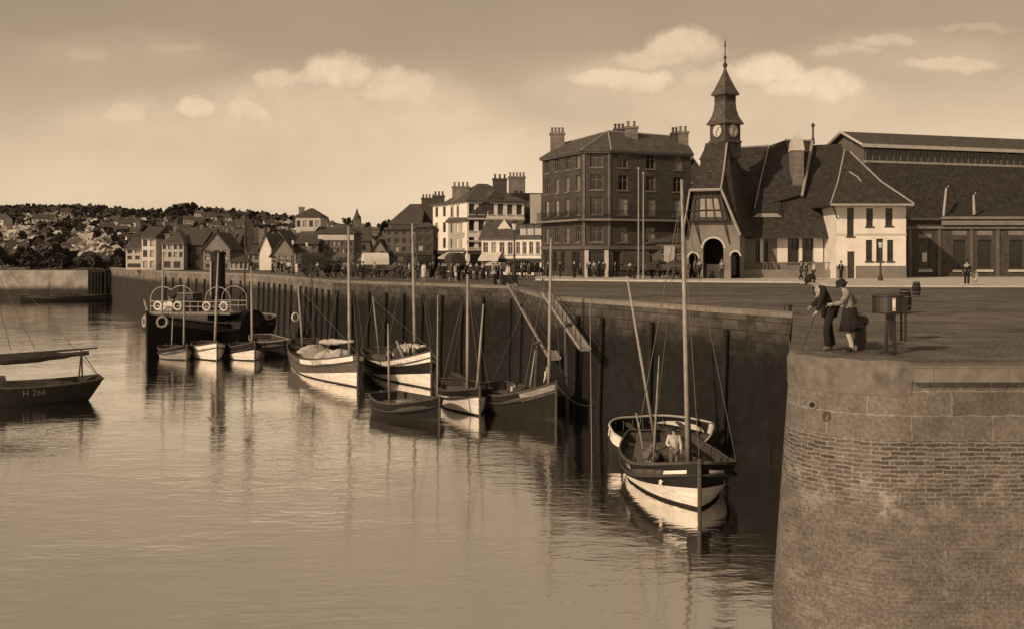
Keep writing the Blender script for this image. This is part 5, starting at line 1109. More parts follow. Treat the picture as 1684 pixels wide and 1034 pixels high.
cloth_heap((-2.3, .2, z), .9, .6, .4, 95).build('net_heap', 'canvas_dark', lb.root, local=True); coil(lb, -3.4, .2, h.rim(.2) - .3); cloth_heap((2.6, .2, z), 1.0, .7, .9, 96).build('canvas_heap', 'canvas_dark', lb.root, local=True)
# 14 far barge at the foot of the left embankment
h = Hull(16, 4.5, .9, .4, .3, .7, .5); fbg = Boat('barge', 'dark low barge moored at the foot of the far left embankment', 'barge', (WX(50, 196), 192, WZ), (WX(176, 199), 199, WZ), h)
h.zone('hull', 'timber_black', fbg.root, lambda t: -.6, lambda t: h.rim(t), 4); h.rail('timber', fbg.root, .08); h.deck('deck', fbg.root, .4); fbg.mast(84, (82, 462), .1, 'mast_dark', t=.7, stays=False); cloth_heap((0, 0, .6), 3, 1.2, .8, 97).build('cargo_heap', 'canvas_dark', fbg.root, local=True)
jt_ = thing('timber_jetty', 'black timber jetty standing against the far embankment left of the quay corner', 'jetty', (WX(164, 200), 201, WZ))
b = MB(); b.box(WX(150, 201), WX(179, 201), 199.5, 203.3, -.9, -.5).build('platform', 'timber_black', jt_)
k = 0
for px in (151, 156, 161, 166, 171, 178):
    for y in (199.7,): MB().tube([(WX(px, 201), y, WZ - 1), (WX(px, 201), y, -.3)], .22, 6).build('pile', 'timber_black', jt_)
MB().box(WX(150, 201), WX(179, 201), 200.4, 200.7, -5.2, -.95).build('boarding', 'timber_black', jt_)
# ------------------------------------------------------------------ paddle tug
th = Hull(24, 7.4, 2.2, 1.5, .3, 1.0, 0.0, fine=2.4); tg = Boat('paddle_tug', 'black steam paddle tug with a tall funnel and white lifebuoys moored at the quay', 'tug', (WX(243, 88), 88, WZ), (WX(428, 109), 109, WZ), th)
R = tg.root; th.zone('hull', 'paint_black', R, lambda t: -.9, lambda t: th.rim(t), 5); th.deck('deck', R, .7); th.rail('timber_pale', R, .09, 'gunwale'); MB().tube([(th.L / 2 + .03, 0, -.9), (th.L / 2 + .1, 0, th.rim(1) + .2)], .13, 6).build('stem_post', 'timber_black', R, local=True)
for sd in (1, -1):
    b = MB(); N = 12; r0 = []
    for k in range(N + 1):
        a = PI * k / N; r0.append((.4 + 2.9 * math.cos(a), 1.5 + 2.0 * math.sin(a)))
    b.loft([[(x, sd * 3.0, z) for x, z in r0] + [(-2.5, sd * 3.0, .4), (3.3, sd * 3.0, .4)], [(x, sd * 4.7, z) for x, z in r0] + [(-2.5, sd * 4.7, .4), (3.3, sd * 4.7, .4)]]); pb = b.build('paddle_box', 'paint_black', R, local=True)
    b = MB()
    for k in range(3, N - 2):
        a = PI * k / N; b.tube([(.4 + .6 * math.cos(a), sd * 4.73, 1.5 + .5 * math.sin(a)), (.4 + 2.5 * math.cos(a), sd * 4.73, 1.5 + 1.6 * math.sin(a))], .05, 4)
    b.build('vent_slats', 'timber', pb, local=True)
    MB().hexa([(-6, sd * 3.0, 1.75), (6, sd * 3.0, 1.75), (4.0, sd * 4.75, 1.75), (-4.0, sd * 4.75, 1.75)], [(-6, sd * 3.0, 1.95), (6, sd * 3.0, 1.95), (4.0, sd * 4.75, 1.95), (-4.0, sd * 4.75, 1.95)]).build('sponson', 'timber_black', R, local=True)
MB().box(-4.5, 4.0, -1.9, 1.9, th.rim(.5) - .6, 3.2).build('deckhouse', 'paint_brown', R, local=True)
br = MB().box(.4, 3.8, -4.0, 4.0, 3.203, 3.4).build('bridge_deck', 'timber_pale', R, local=True)
b = MB()
for y in [-4.0 + k * .8 for k in range(11)]:
    for x in (.5, 3.7): b.tube([(x, y, 3.4), (x, y, 4.35)], .035, 4)
for x in (.5, 3.7):
    for z in (3.9, 4.35): b.tube([(x, -4.0, z), (x, 4.0, z)], .035, 4)
b.build('bridge_railing', 'trim', br, local=True)
for y0, y1 in ((-4.0, -1.5), (1.5, 4.0)):
    ym = (y0 + y1) / 2; hw_ = (y1 - y0) / 2
    for x in (.5, 3.7): MB().tube([(x, y0, 3.4), (x, y0, 4.6)] + [(x, ym - hw_ * math.cos(PI * k / 10), 4.6 + 1.1 * math.sin(PI * k / 10)) for k in range(11)] + [(x, y1, 3.4)], .032, 5).build('awning_hoop', 'trim', R, local=True)
wh = MB().box(.9, 2.7, -1.9, -.3, 3.403, 5.0).build('wheelhouse', 'paint_brown', R, local=True); MB().box(.75, 2.9, -2.05, -.15, 5.003, 5.12).build('wheelhouse_roof', 'trim_mid', wh, local=True)
for y in (-1.5, -.75): MB().box(2.703, 2.74, y - .28, y + .28, 4.2, 4.8).build('pane', 'pane', wh, local=True)
fx = -.6; MB().lathe([(.7, 2.4), (.68, 8.6), (.77, 8.65), (.77, 8.95), (.58, 8.95), (.58, 8.6)], (fx, .5, 0), 18).build('funnel', 'paint_black', R, local=True, smooth=False); MB().tube([(fx + .8, .2, 2.4), (fx + .78, .2, 8.0)], .1, 7).build('steam_pipe', 'zinc', R, local=True)
for x, y in ((3.6, -1.6), (-4.2, 1.5)):
    MB().tube([(x, y, 2), (x, y, 4.4), (x + .15, y, 4.9), (x + .5, y, 5.1)], [.2, .2, .3, .42], 9).build('ventilator', 'paint_black', R, local=True)
for (x, y, z, ax) in ((3.8, -3.2, 3.95, (1, 0, 0)), (3.8, -1.2, 3.95, (1, 0, 0)), (3.8, 1.7, 3.95, (1, 0, 0)), (3.8, 3.4, 3.95, (1, 0, 0))): MB().torus((x, y, z), .36, .085, ax, 18, 7).build('lifebuoy', 'paint_white', R, local=True)
for sd in (1, -1):
    t = .955; z = th.rim(t) - .55; x, y = th.pt(t, z); MB().torus((x + .1, sd * (y + .12), z), .42, .11, (.75, sd * .66, 0), 18, 7).build('bow_fender', 'rope_pale', R, local=True)
cloth_heap((2.6, -2.9, 3.45), .3, .9, .8, 44).build('rolled_awning', 'canvas_white', R, local=True)
MB().tube([(8.5, 0, 2), (8.3, 0, 8.6)], [.1, .05], 7).build('mast', 'mast', R, local=True); MB().tube([(10.2, 0, 2.6), (7.2, -2.5, 4.6)], .09, 6).build('derrick', 'timber_pale', R, local=True)
b = MB().lathe([(.35, 0), (.2, .2), (.2, .8), (.38, 1.0)], (9.0, .7, 2.1), 10).build('capstan', 'iron', R, local=True)
for sd in (1, -1): MB().tube([(6.5, sd * 1.0, 2.1), (6.5, sd * 1.0, 3.2)], .14, 7).build('towing_bitt', 'iron', R, local=True)
ap = MB().tube([(-9.5, -1.2, 2), (-9.7, -1.2, 13.0)], [.12, .05], 7).build('ensign_staff', 'mast_dark', R, local=True)
fl = MB(); N = 8; 
for k in range(N):
    pass
vs = []
for k in range(9):
    f = k / 8
    for j, (ox, oz) in enumerate(((0, 0), (-.15, 0))): 
        zt_ = 12.8 - 2.8 * f; wv = .25 * math.sin(f * 7); wd = (.15 + 1.15 * math.sin(PI * min(1, f * .9 + .08)) ** .8); vs += [(-9.68 + .0, -1.2 + .02 * j, zt_), (-9.68 - .25 + wv * .3, -1.2 + wd * .75, zt_ - .9 * f - .35)]
fl.add(vs, [[k * 4, k * 4 + 1, k * 4 + 5, k * 4 + 4] for k in range(8)] + [[k * 4 + 2, k * 4 + 6, k * 4 + 7, k * 4 + 3] for k in range(8)]); fl.build('ensign', 'canvas_dark', ap, local=True)
# ------------------------------------------------------------------ people
def skin(name, pts, edges, m, root, sub=1, smooth=True):
    me = bpy.data.meshes.new(name); me.from_pydata([p[0] for p in pts], edges, []); ob = bpy.data.objects.new(name, me); COL.objects.link(ob)
    sk = ob.modifiers.new('skin', 'SKIN'); sk.use_smooth_shade = True
    lay = me.skin_vertices[0].data
    for i, p in enumerate(pts): lay[i].radius = p[1] if isinstance(p[1], tuple) else (p[1], p[1]); lay[i].use_root = (i == 0)
    if sub: ss = ob.modifiers.new('sub', 'SUBSURF'); ss.levels = sub; ss.render_levels = sub
    dg = bpy.context.evaluated_depsgraph_get(); nm = bpy.data.meshes.new_from_object(ob.evaluated_get(dg)); bpy.data.objects.remove(ob)
    nm.name = name; nm.materials.clear(); nm.materials.append(MATS[m])
    for p in nm.polygons: p.use_smooth = True
    o = bpy.data.objects.new(name, nm); COL.objects.link(o); o.parent = root
    return o
BASE = dict(pelvis=(0, 0, .95), belly=(0, 0, 1.12), chest=(0, 0, 1.32), neck=(.0, 0, 1.47), chin=(.03, 0, 1.55), head=(.02, 0, 1.63), crown=(.01, 0, 1.69),
  shL=(0, .18, 1.40), elL=(-.03, .24, 1.12), wrL=(.05, .25, .88), haL=(.08, .25, .80), shR=(0, -.18, 1.40), elR=(-.03, -.24, 1.12), wrR=(.05, -.25, .88), haR=(.08, -.25, .80),
  hiL=(0, .09, .88), knL=(.02, .10, .49), anL=(0, .10, .08), toL=(.14, .11, .04), hiR=(0, -.09, .88), knR=(.02, -.10, .49), anR=(0, -.10, .08), toR=(.14, -.11, .04))
RAD = dict(pelvis=.125, belly=.115, chest=.13, neck=.055, chin=.062, head=.085, crown=.07, shL=.058, elL=.042, wrL=.03, haL=.036, shR=.058, elR=.042, wrR=.03, haR=.036, hiL=.085, knL=.058, anL=.04, toL=.035, hiR=.085, knR=.058, anR=.04, toR=.035)
def hand(pts, edges, iw, w, h, curl, side):    # wrist index, wrist and hand direction: palm and five fingers
    w = Vector(w); h = Vector(h); d = (h - w).normalized(); n = Vector((0, side, 0)); s_ = d.cross(n).normalized()
    k = len(pts); pts.append((tuple(w + d * .05), (.036, .018))); edges.append((iw, k))
    for j, (o, ln) in enumerate(((-.027, .062), (-.009, .072), (.009, .07), (.026, .055))):
        a = w + d * .085 + s_ * o; b = a + d * ln * .45 + n * curl * .012; c = b + (d * (1 - curl) - n * curl).normalized() * ln * .5; e = c + (d * (1 - curl * 1.5) - n * curl).normalized() * ln * .35
        i0 = len(pts); pts += [(tuple(a), .0105), (tuple(b), .0095), (tuple(c), .009), (tuple(e), .0075)]; edges += [(k, i0), (i0, i0 + 1), (i0 + 1, i0 + 2), (i0 + 2, i0 + 3)]
    a = w + d * .03 - s_ * .035; b = a + (d - s_ * .7).normalized() * .035 - n * .01; i0 = len(pts); pts += [(tuple(a), .012), (tuple(b), .0105), (tuple(b + d * .028 - n * curl * .02), .009)]; edges += [(k, i0), (i0, i0 + 1), (i0 + 1, i0 + 2)]
def person(label, pose=None, top='cloth_dark', bottom='cloth_dark', hat='cap', hatm='cloth_black', skirt=None, scale=1.0, group=None, detail=False, shoe='cloth_black', name='person', sleeves=True, stocking=None, curl=.6, hem=.38):
    J = dict(BASE)
    if pose: J.update(pose)
    root = thing(name, label, 'person', (0, 0, 0), 0, group)
    sc = lambda p: tuple(c * scale for c in p)
    keys = list(J); idx = {k: i for i, k in enumerate(keys)}
    E = [('pelvis', 'belly'), ('belly', 'chest'), ('chest', 'neck'), ('neck', 'chin'), ('chin', 'head'), ('head', 'crown'), ('chest', 'shL'), ('shL', 'elL'), ('elL', 'wrL'), ('chest', 'shR'), ('shR', 'elR'), ('elR', 'wrR'), ('pelvis', 'hiL'), ('hiL', 'knL'), ('knL', 'anL'), ('anL', 'toL'), ('pelvis', 'hiR'), ('hiR', 'knR'), ('knR', 'anR'), ('anR', 'toR')]
    if not detail: E += [('wrL', 'haL'), ('wrR', 'haR')]
    else: keys = [k for k in keys if k not in ('haL', 'haR')]; idx = {k: i for i, k in enumerate(keys)}
    pts = [(sc(J[k]), RAD[k] * scale) for k in keys]; edges = [(idx[a], idx[b]) for a, b in E]
    if detail:
        hand(pts, edges, idx['wrL'], sc(J['wrL']), sc(J['haL']), curl, 1); hand(pts, edges, idx['wrR'], sc(J['wrR']), sc(J['haR']), curl, -1)
        f = (Vector(J['crown']) - Vector(J['neck'])).normalized(); fw = Vector(J.get('face', (1, 0, 0))).normalized(); hd = Vector(J['head'])
        i0 = len(pts); pts += [(tuple((hd + fw * .075 - f * .025) * scale), .022), (tuple((hd + fw * .103 - f * .04) * scale), .013)]; edges += [(idx['head'], i0), (i0, i0 + 1)]
    if 'face' in J and 'face' in idx: pass
    body = skin('body', [p for p in pts], edges, 'skin', root, 2 if detail else 1)
    def part(nm, ks, es, m, gr, tweak={}):
        ii = {k: i for i, k in enumerate(ks)}
        return skin(nm, [(sc(J[k]), (RAD[k] + gr + tweak.get(k, 0)) * scale) for k in ks], [(ii[a], ii[b]) for a, b in es], m, root, 2 if detail else 1)
    ks = ['belly', 'pelvis', 'chest', 'shL', 'shR'] + (['elL', 'elR', 'wrL', 'wrR'] if sleeves else []); es = [('pelvis', 'belly'), ('belly', 'chest'), ('chest', 'shL'), ('chest', 'shR')] + ([('shL', 'elL'), ('elL', 'wrL'), ('shR', 'elR'), ('elR', 'wrR')] if sleeves else [])
    part('jacket' if not skirt else 'blouse', ks, es, top, .02, {'pelvis': .012, 'chest': .01})
    if skirt:
        p = Vector(J['pelvis']); kl = (Vector(J['knL']) + Vector(J['knR'])) / 2; lo = Vector((kl.x, kl.y, hem)); N = 14; rings = []
        for f, r in ((0, .14), (.25, .175), (.6, .21), (1, .25)):
            c = (p + Vector((0, 0, .1))).lerp(lo, f); rings.append([(c + Vector((r * 1.0 * math.cos(2 * PI * k / N), r * 1.05 * math.sin(2 * PI * k / N), 0)) * (1 + .04 * (k % 2) * f)) * scale for k in range(N)])
        MB().loft(rings).build('skirt', skirt, root, smooth=True, local=True)
        if stocking:
            for q in 'LR': part('stocking', ['kn' + q, 'an' + q], [('kn' + q, 'an' + q)], stocking, .008)
    else:
        part('trousers', ['pelvis', 'hiL', 'knL', 'anL', 'hiR', 'knR', 'anR'], [('pelvis', 'hiL'), ('hiL', 'knL'), ('knL', 'anL'), ('pelvis', 'hiR'), ('hiR', 'knR'), ('knR', 'anR')], bottom, .022, {'anL': .02, 'anR': .02, 'pelvis': .004})
    if detail or scale > 0.9:
        for q in 'LR':
            if detail: part('shoe', ['an' + q, 'to' + q], [('an' + q, 'to' + q)], shoe, .014)
    hd = Vector(J['head']); ax = (Vector(J['crown']) - Vector(J['neck'])).normalized(); Rm = Vector((0, 0, 1)).rotation_difference(ax).to_matrix().to_4x4()
    T = Matrix.Translation(hd * scale) @ Rm @ Matrix.Scale(scale, 4); fw = Vector(J.get('face', (1, 0, 0)))
    if hat == 'cap':
        b = MB().lathe([(.095, .015), (.125, .045), (.128, .075), (.08, .105), (.01, .112)], (-.005, 0, 0), 14); b.hexa([(.05, -.07, .02), (.165, -.05, .0), (.165, .05, .0), (.05, .07, .02)], [(.05, -.07, .035), (.165, -.05, .012), (.165, .05, .012), (.05, .07, .035)]); b.xf(T).build('cap', hatm, root, smooth=True, local=True)
    elif hat == 'hat': MB().lathe([(.17, .01), (.175, .022), (.1, .035), (.098, .11), (.06, .125), (.01, .12)], (0, 0, 0), 14).xf(T).build('hat', hatm, root, smooth=True, local=True)
    elif hat == 'cloche': MB().lathe([(.15, -.03), (.155, -.015), (.118, .01), (.112, .07), (.08, .11), (.01, .122)], (0, 0, 0), 16).xf(T).build('hat', hatm, root, smooth=True, local=True)
    if detail or hat in ('none', 'cloche'):
        MB().ball((-.022, 0, .0), (.09, .094, .098), 12).xf(T).build('hair', 'hair', root, smooth=True, local=True)
    if detail:
        for sd in (1, -1):
            MB().ball((.078, sd * .033, .0), (.012, .014, .010), 8).xf(T).build('eye', 'cloth_black', root, smooth=True, local=True)
            MB().ball((.0, sd * .09, -.01), (.022, .012, .034), 8).xf(T).build('ear', 'skin', root, smooth=True, local=True)
        MB().ball((.072, 0, -.062), (.02, .03, .008), 8).xf(T).build('mouth', 'cloth_mid', root, smooth=True, local=True)
    return root
def put(o, px=None, D=None, pos=None, face=0, z=0.0, label=None):
    o.location = pos if pos else (WX(px, D), D, z); o.rotation_euler = (0, 0, face)
    return o
# man bending over the edge, with a long pole (faces -X: rotate by pi)
mp = dict(pelvis=(-.02, 0, .92), belly=(.06, 0, 1.07), chest=(.17, 0, 1.27), neck=(.28, 0, 1.42), chin=(.37, .0, 1.46), head=(.41, 0, 1.53), crown=(.44, .0, 1.585),
  shL=(.20, .2, 1.36), elL=(.28, .24, 1.09), wrL=(.36, .20, .86), haL=(.40, .18, .79), shR=(.19, -.2, 1.35), elR=(.10, -.26, 1.08), wrR=(.30, -.22, .93), haR=(.37, -.19, .90),
  hiL=(-.02, .1, .86), knL=(.1, .12, .47), anL=(.06, .13, .08), toL=(.2, .15, .04), hiR=(-.04, -.1, .86), knR=(-.08, -.11, .47), anR=(-.16, -.12, .08), toR=(-.02, -.14, .04))
man = put(person('man in dark suit and cap leaning over the pier edge with a long pole', mp, 'cloth_black', 'cloth_black', 'cap', scale=1.16, detail=True, shoe='cloth_mid', name='person', curl=.9), pos=(WX(1362, 26.2), 26.2, 0), face=PI + .15)
MB().tube([(.25, .04, 1.44), (.33, .06, 1.40), (.31, -.03, 1.34)], .02, 5).build('collar', 'cloth_light', man, local=True)
pole = thing('long_pole', 'dark boat pole held by the bending man, pointing down over the pier edge', 'pole', (man.location.x, man.location.y, 0), PI + .15)
MB().tube([(.39, .22, 1.09), (.48, .19, .84), (.95, .02, -.55)], [.03, .028, .02], 7).build('shaft', 'timber', pole, local=True)
MB().tube([(.95, .02, -.55), (.99, .01, -.66)], [.02, .006], 6).build('iron_tip', 'iron', pole, local=True)
# woman standing beside him
wp = dict(pelvis=(0, 0, .90), belly=(.03, 0, 1.07), chest=(.06, 0, 1.26), neck=(.12, 0, 1.39), chin=(.17, 0, 1.45), head=(.19, 0, 1.52), crown=(.21, 0, 1.58), shL=(.07, .17, 1.32), elL=(.2, .24, 1.1), wrL=(.4, .1, 1.08), haL=(.47, .06, 1.06), shR=(.06, -.17, 1.32), elR=(-.16, -.25, 1.12), wrR=(.1, -.3, 1.02), haR=(.18, -.26, 1.0),
  hiL=(0, .08, .84), knL=(.06, .1, .46), anL=(-.05, .08, .08), toL=(.08, .1, .04), hiR=(0, -.08, .84), knR=(-.06, -.09, .46), anR=(-.02, -.07, .08), toR=(.1, -.1, .04))
wo = put(person('woman in dark cloche hat, patterned blouse and short dark skirt beside the bending man', wp, 'cloth_grey', 'cloth_dark', 'cloche', skirt='cloth_black', scale=1.1, detail=True, stocking='cloth_light', hem=.47), pos=(WX(1398, 25.9), 25.9, 0), face=PI * .93)
bag = thing('handbag', 'small dark bag hanging at the side of the woman in the cloche hat', 'bag', (wo.location.x + .1, wo.location.y - .34, .62), .3)
b = MB().hexa([(-.15, -.04, 0), (.15, -.04, 0), (.15, .04, 0), (-.15, .04, 0)], [(-.12, -.03, .2), (.12, -.03, .2), (.12, .03, .2), (-.12, .03, .2)]); b.build('pouch', 'cloth_black', bag, local=True); MB().tube([(-.1, 0, .2), (-.05, 0, .36), (.05, 0, .36), (.1, 0, .2)], .01, 5).build('strap', 'cloth_black', bag, local=True)
# mid-distance figures in front of the market
put(person('man in dark coat on the pavement behind the woman in the cloche hat', None, 'cloth_black', 'cloth_black', 'hat'), 1383, 96, face=-1.2, z=.13)
put(person('dark dressed man at the far right, standing next to a small child in white', None, 'cloth_black', 'cloth_black', 'hat', scale=1.1), 1590, 78, face=-2, z=.13)
put(person('small child in white next to the dark dressed man at the far right', None, 'cloth_light', 'cloth_light', 'cap', 'cloth_mid', skirt='cloth_light', scale=.66, hem=.5), 1604, 78.5, face=-1.6, z=.13)
put(person('dark dressed man of the pair near the market railing, behind the bending man', dict(knL=(.1, .1, .5), anL=(.22, .1, .1), toL=(.34, .1, .06), anR=(-.2, -.1, .1)), 'cloth_black', 'cloth_black', 'cap'), 1318, 93, face=PI, z=.13)
put(person('person in a pale top walking by the market railing', dict(knR=(.1, -.1, .5), anR=(.22, -.1, .1), toR=(.34, -.1, .06), anL=(-.2, .1, .1)), 'cloth_light', 'cloth_dark', 'none'), 1338, 94, face=PI, z=.13)
put(person('man in black walking between the pale dressed person and the pair by the railing', None, 'cloth_black', 'cloth_dark', 'hat'), 1326, 95, face=PI, z=.13)
put(person('lone man in mid grey standing in front of the market porch arch', None, 'cloth_mid', 'cloth_dark', 'cap', 'cloth_mid', scale=1.08), 1187, 95, face=-1.5, z=.13)
# crews
def crew(bt, label, xy, z, pose=None, face=0, **kw):
    o = person(label, pose, **kw); w_ = bt.wpos((xy[0], xy[1], z)); o.location = w_; o.rotation_euler = (0, 0, face); return o
CROUCH = dict(pelvis=(-.1, 0, .38), belly=(.02, 0, .52), chest=(.14, 0, .68), neck=(.22, 0, .8), chin=(.29, 0, .85), head=(.31, 0, .92), crown=(.32, 0, .98), shL=(.15, .18, .74), elL=(.3, .22, .52), wrL=(.46, .16, .4), haL=(.52, .14, .35), shR=(.15, -.18, .74), elR=(.3, -.22, .52), wrR=(.46, -.16, .4), haR=(.52, -.14, .35), hiL=(-.08, .1, .36), knL=(.26, .14, .46), anL=(.05, .14, .08), toL=(.18, .15, .04), hiR=(-.08, -.1, .36), knR=(.26, -.14, .46), anR=(.05, -.14, .08), toR=(.18, -.15, .04))
BEND = dict(belly=(.1, 0, 1.05), chest=(.28, 0, 1.16), neck=(.42, 0, 1.2), chin=(.5, 0, 1.2), head=(.55, 0, 1.24), crown=(.59, 0, 1.28), shL=(.3, .18, 1.2), elL=(.38, .22, .95), wrL=(.48, .2, .72), haL=(.52, .18, .65), shR=(.3, -.18, 1.2), elR=(.38, -.22, .95), wrR=(.48, -.2, .72), haR=(.52, -.18, .65))
H = nb.H; crew(nb, 'fisherman in a pale shirt and canvas trousers standing at the mast of the nearest boat', (1.9, -.4), H.rim(.7) - .42, dict(elR=(.1, -.25, 1.12), wrR=(.3, -.1, 1.1), haR=(.36, -.08, 1.1)), -1.9, top='cloth_light', bottom='cloth_mid', hat='cap')
crew(nb, 'crouching fisherman in dark clothes working on the deck of the nearest boat', (.7, -.7), H.rim(.55) - .42, CROUCH, -2.6, top='cloth_dark', bottom='cloth_dark', hat='cap', hatm='cloth_mid')
H = d4.H
for i, (x, y, ps, tp_, f) in enumerate(((H.L * .33, -.1, BEND, 'cloth_light', 2.2), (H.L * .2, -.5, None, 'cloth_light', -2), (H.L * .02, .3, BEND, 'cloth_mid', .5), (-H.L * .15, -.3, CROUCH, 'cloth_light', -1))):
    crew(d4, ['fisherman in a pale smock bending over the bow of the white bulwarked boat', 'fisherman in a pale smock standing by the mast of the white bulwarked boat', 'grey clad fisherman bending amidships on the white bulwarked boat', 'pale clad fisherman crouching in the stern of the white bulwarked boat'][i], (x, y), H.rim(.5 + x / H.L) - .42, ps, f, top=tp_, bottom='cloth_dark', hat='cap')
crew(d7, 'fisherman in a pale shirt bending at the foot of the gangway', (2.3, .1), d7.H.rim(.82) - .42, None, 2.5, top='cloth_light', bottom='cloth_dark', hat='cap')
crew(d7, 'fisherman crouching amidships on the dark boat by the gangways', (-.4, -.3), d7.H.rim(.45) - .42, CROUCH, -1, top='cloth_light', bottom='cloth_dark', hat='cap')
crew(tg, 'deckhand in dark clothes standing on the foredeck of the paddle tug', (6.8, -1.4), 1.6, None, -1.4, top='cloth_dark', bottom='cloth_dark', hat='cap', hatm='cloth_light')
# ---- the crowd along the quay
WALK = dict(knL=(.12, .1, .5), anL=(.2, .1, .1), toL=(.33, .1, .06), knR=(-.02, -.1, .5), anR=(-.24, -.1, .12), toR=(-.12, -.1, .05))
cp = [person('x', None, 'cloth_black', 'cloth_black', 'cap'), person('x', WALK, 'cloth_dark', 'cloth_black', 'hat'), person('x', None, 'cloth_light', 'cloth_dark', 'cap'), person('x', WALK, 'cloth_mid', 'cloth_dark', 'none', skirt='cloth_dark'), person('x', None, 'cloth_light', 'cloth_light', 'none', skirt='cloth_light')]
CLB = ['man in black with a cap standing in the crowd along the far quay', 'man in dark clothes and hat walking in the crowd along the far quay', 'man in a pale smock and cap standing in the crowd along the far quay', 'woman in grey with a long dark skirt in the crowd along the far quay', 'woman in a pale dress standing in the crowd along the far quay']
CGR = ['men in black in the quay crowd', 'walking men in the quay crowd', 'pale smocked men in the quay crowd', 'dark skirted women in the quay crowd', 'pale dressed women in the quay crowd']
rnd = random.Random(21); cs = []
def edgeD(px):
    for (x0, y0), (x1, y1) in zip(EDGE, EDGE[1:]):
        a, b = CX + F * x0 / y0, CX + F * x1 / y1
        if min(a, b) <= px <= max(a, b): return y0 + (y1 - y0) * (px - a) / (b - a)
    return 80
for px in list(range(700, 836, 7)): cs.append((px + rnd.uniform(-3, 3), edgeD(px) + rnd.uniform(6, 26)))
for px in list(range(446, 700, 8)): cs.append((px + rnd.uniform(-4, 4), edgeD(px) + rnd.uniform(2, 26)))
cs += [(901, 103), (921, 101), (944.5, 100), (954.5, 101), (969, 104), (977, 103), (985, 104), (992, 106), (1012, 103), (1036, 99), (1060, 100), (1072, 101), (1085, 100), (1094, 101), (1103, 100), (1112, 98), (1120, 99), (870, 108), (880, 110), (862, 104), (845, 108), (858, 112), (1142, 99), (1150, 100)]
uc = set()
for px, D in cs:
    j = rnd.choice([0, 0, 1, 1, 2, 3, 4]) if px < 900 else rnd.choice([0, 0, 0, 1, 1, 3, 2]); loc = (WX(px, D), D, .13 if (px > 890 and D > 98.5) or px > 1000 else 0); f = rnd.uniform(-PI, PI)
    if j in uc: dup(cp[j], loc, f, CLB[j], CGR[j], rnd.uniform(.94, 1.06))
    else: uc.add(j); o = cp[j]; o.location = loc; o.rotation_euler = (0, 0, f); o['label'] = CLB[j]; o['group'] = CGR[j]
for j in range(5):
    if j not in uc: print('unused crowd', j)
# ------------------------------------------------------------------ carts and cars on the quay
def wheel(root, c, r, ax=(0, 1, 0), m='timber', w=.05):
    o = MB().torus(c, r, w, ax, 16, 5).build('wheel', m, root, local=True); b = MB(); c = Vector(c); A = Vector(ax).normalized(); u = A.orthogonal().normalized(); v = A.cross(u)
    for k in range(6): d = u * math.cos(k * PI / 3) + v * math.sin(k * PI / 3); b.tube([c, c + d * r], .025, 4)
    b.tube([c - A * .08, c + A * .08], .07, 6); b.build('spokes', m, o, local=True); return o
def cart(label, px, D, rz, tilt=None, load=None, z=0, group=None, name='market_cart'):
    r = thing(name, label, 'cart', (WX(px, D), D, z), rz, group)
    MB().box(-1.3, 1.3, -.7, .7, .85, .97).build('bed', 'timber', r, local=True)
    for y in (-.74, .74): MB().box(-1.3, 1.3, y - .03, y + .03, .973, 1.4).build('side_board', 'timber', r, local=True)
    for y in (-.92, .92): wheel(r, (0.1, y, .62), .6)
    for y in (-.5, .5): MB().tube([(1.2, y, .9), (3.0, y * .8, .95)], .05, 5).build('shaft', 'timber', r, local=True)
    MB().tube([(.1, -.95, .62), (.1, .95, .62)], .05, 6).build('axle', 'iron', r, local=True)
    if tilt:
        N = 10; r0 = [[(x, .78 * math.cos(PI * k / N), 1.4 + 1.25 * math.sin(PI * k / N) ** .7) for k in range(N + 1)] for x in (-1.35, -.4, .5, 1.35)]
        MB().loft(r0).build('canvas_hood', tilt, r, local=True)
    if load: cloth_heap((0, 0, 1.0), 1.1, .62, .75, int(px)).build('load', load, r, local=True)
    return r
cart('tall dark hooded cart standing before the white corner house', 748, 103, 1.9, tilt='canvas_dark')
cart('cart with a pale canvas hood before the grey waterfront house', 617, 110, .3, tilt='canvas_white')
cart('open cart loaded with dark sacks before the broad grey waterfront house', 660, 107, 2.8, load='canvas_dark')
cart('open cart with a pale load near the shop with the pale awning', 812, 100, .2, load='canvas')
cart('dark hooded cart right of the dark corner building doorway', 1044, 100.5, .1, tilt='canvas_dark', z=.13)
cart('open cart with a dark load between hooded carts and the market porch', 1083, 100, .25, load='canvas_dark', z=.13)
cart('small dark loaded cart at the left of the market porch arch', 1112, 98, 2.9, load='canvas_dark', z=.13)
cart('dark hooded cart far left on the quay by the gabled houses', 512, 112, .5, tilt='canvas_dark')
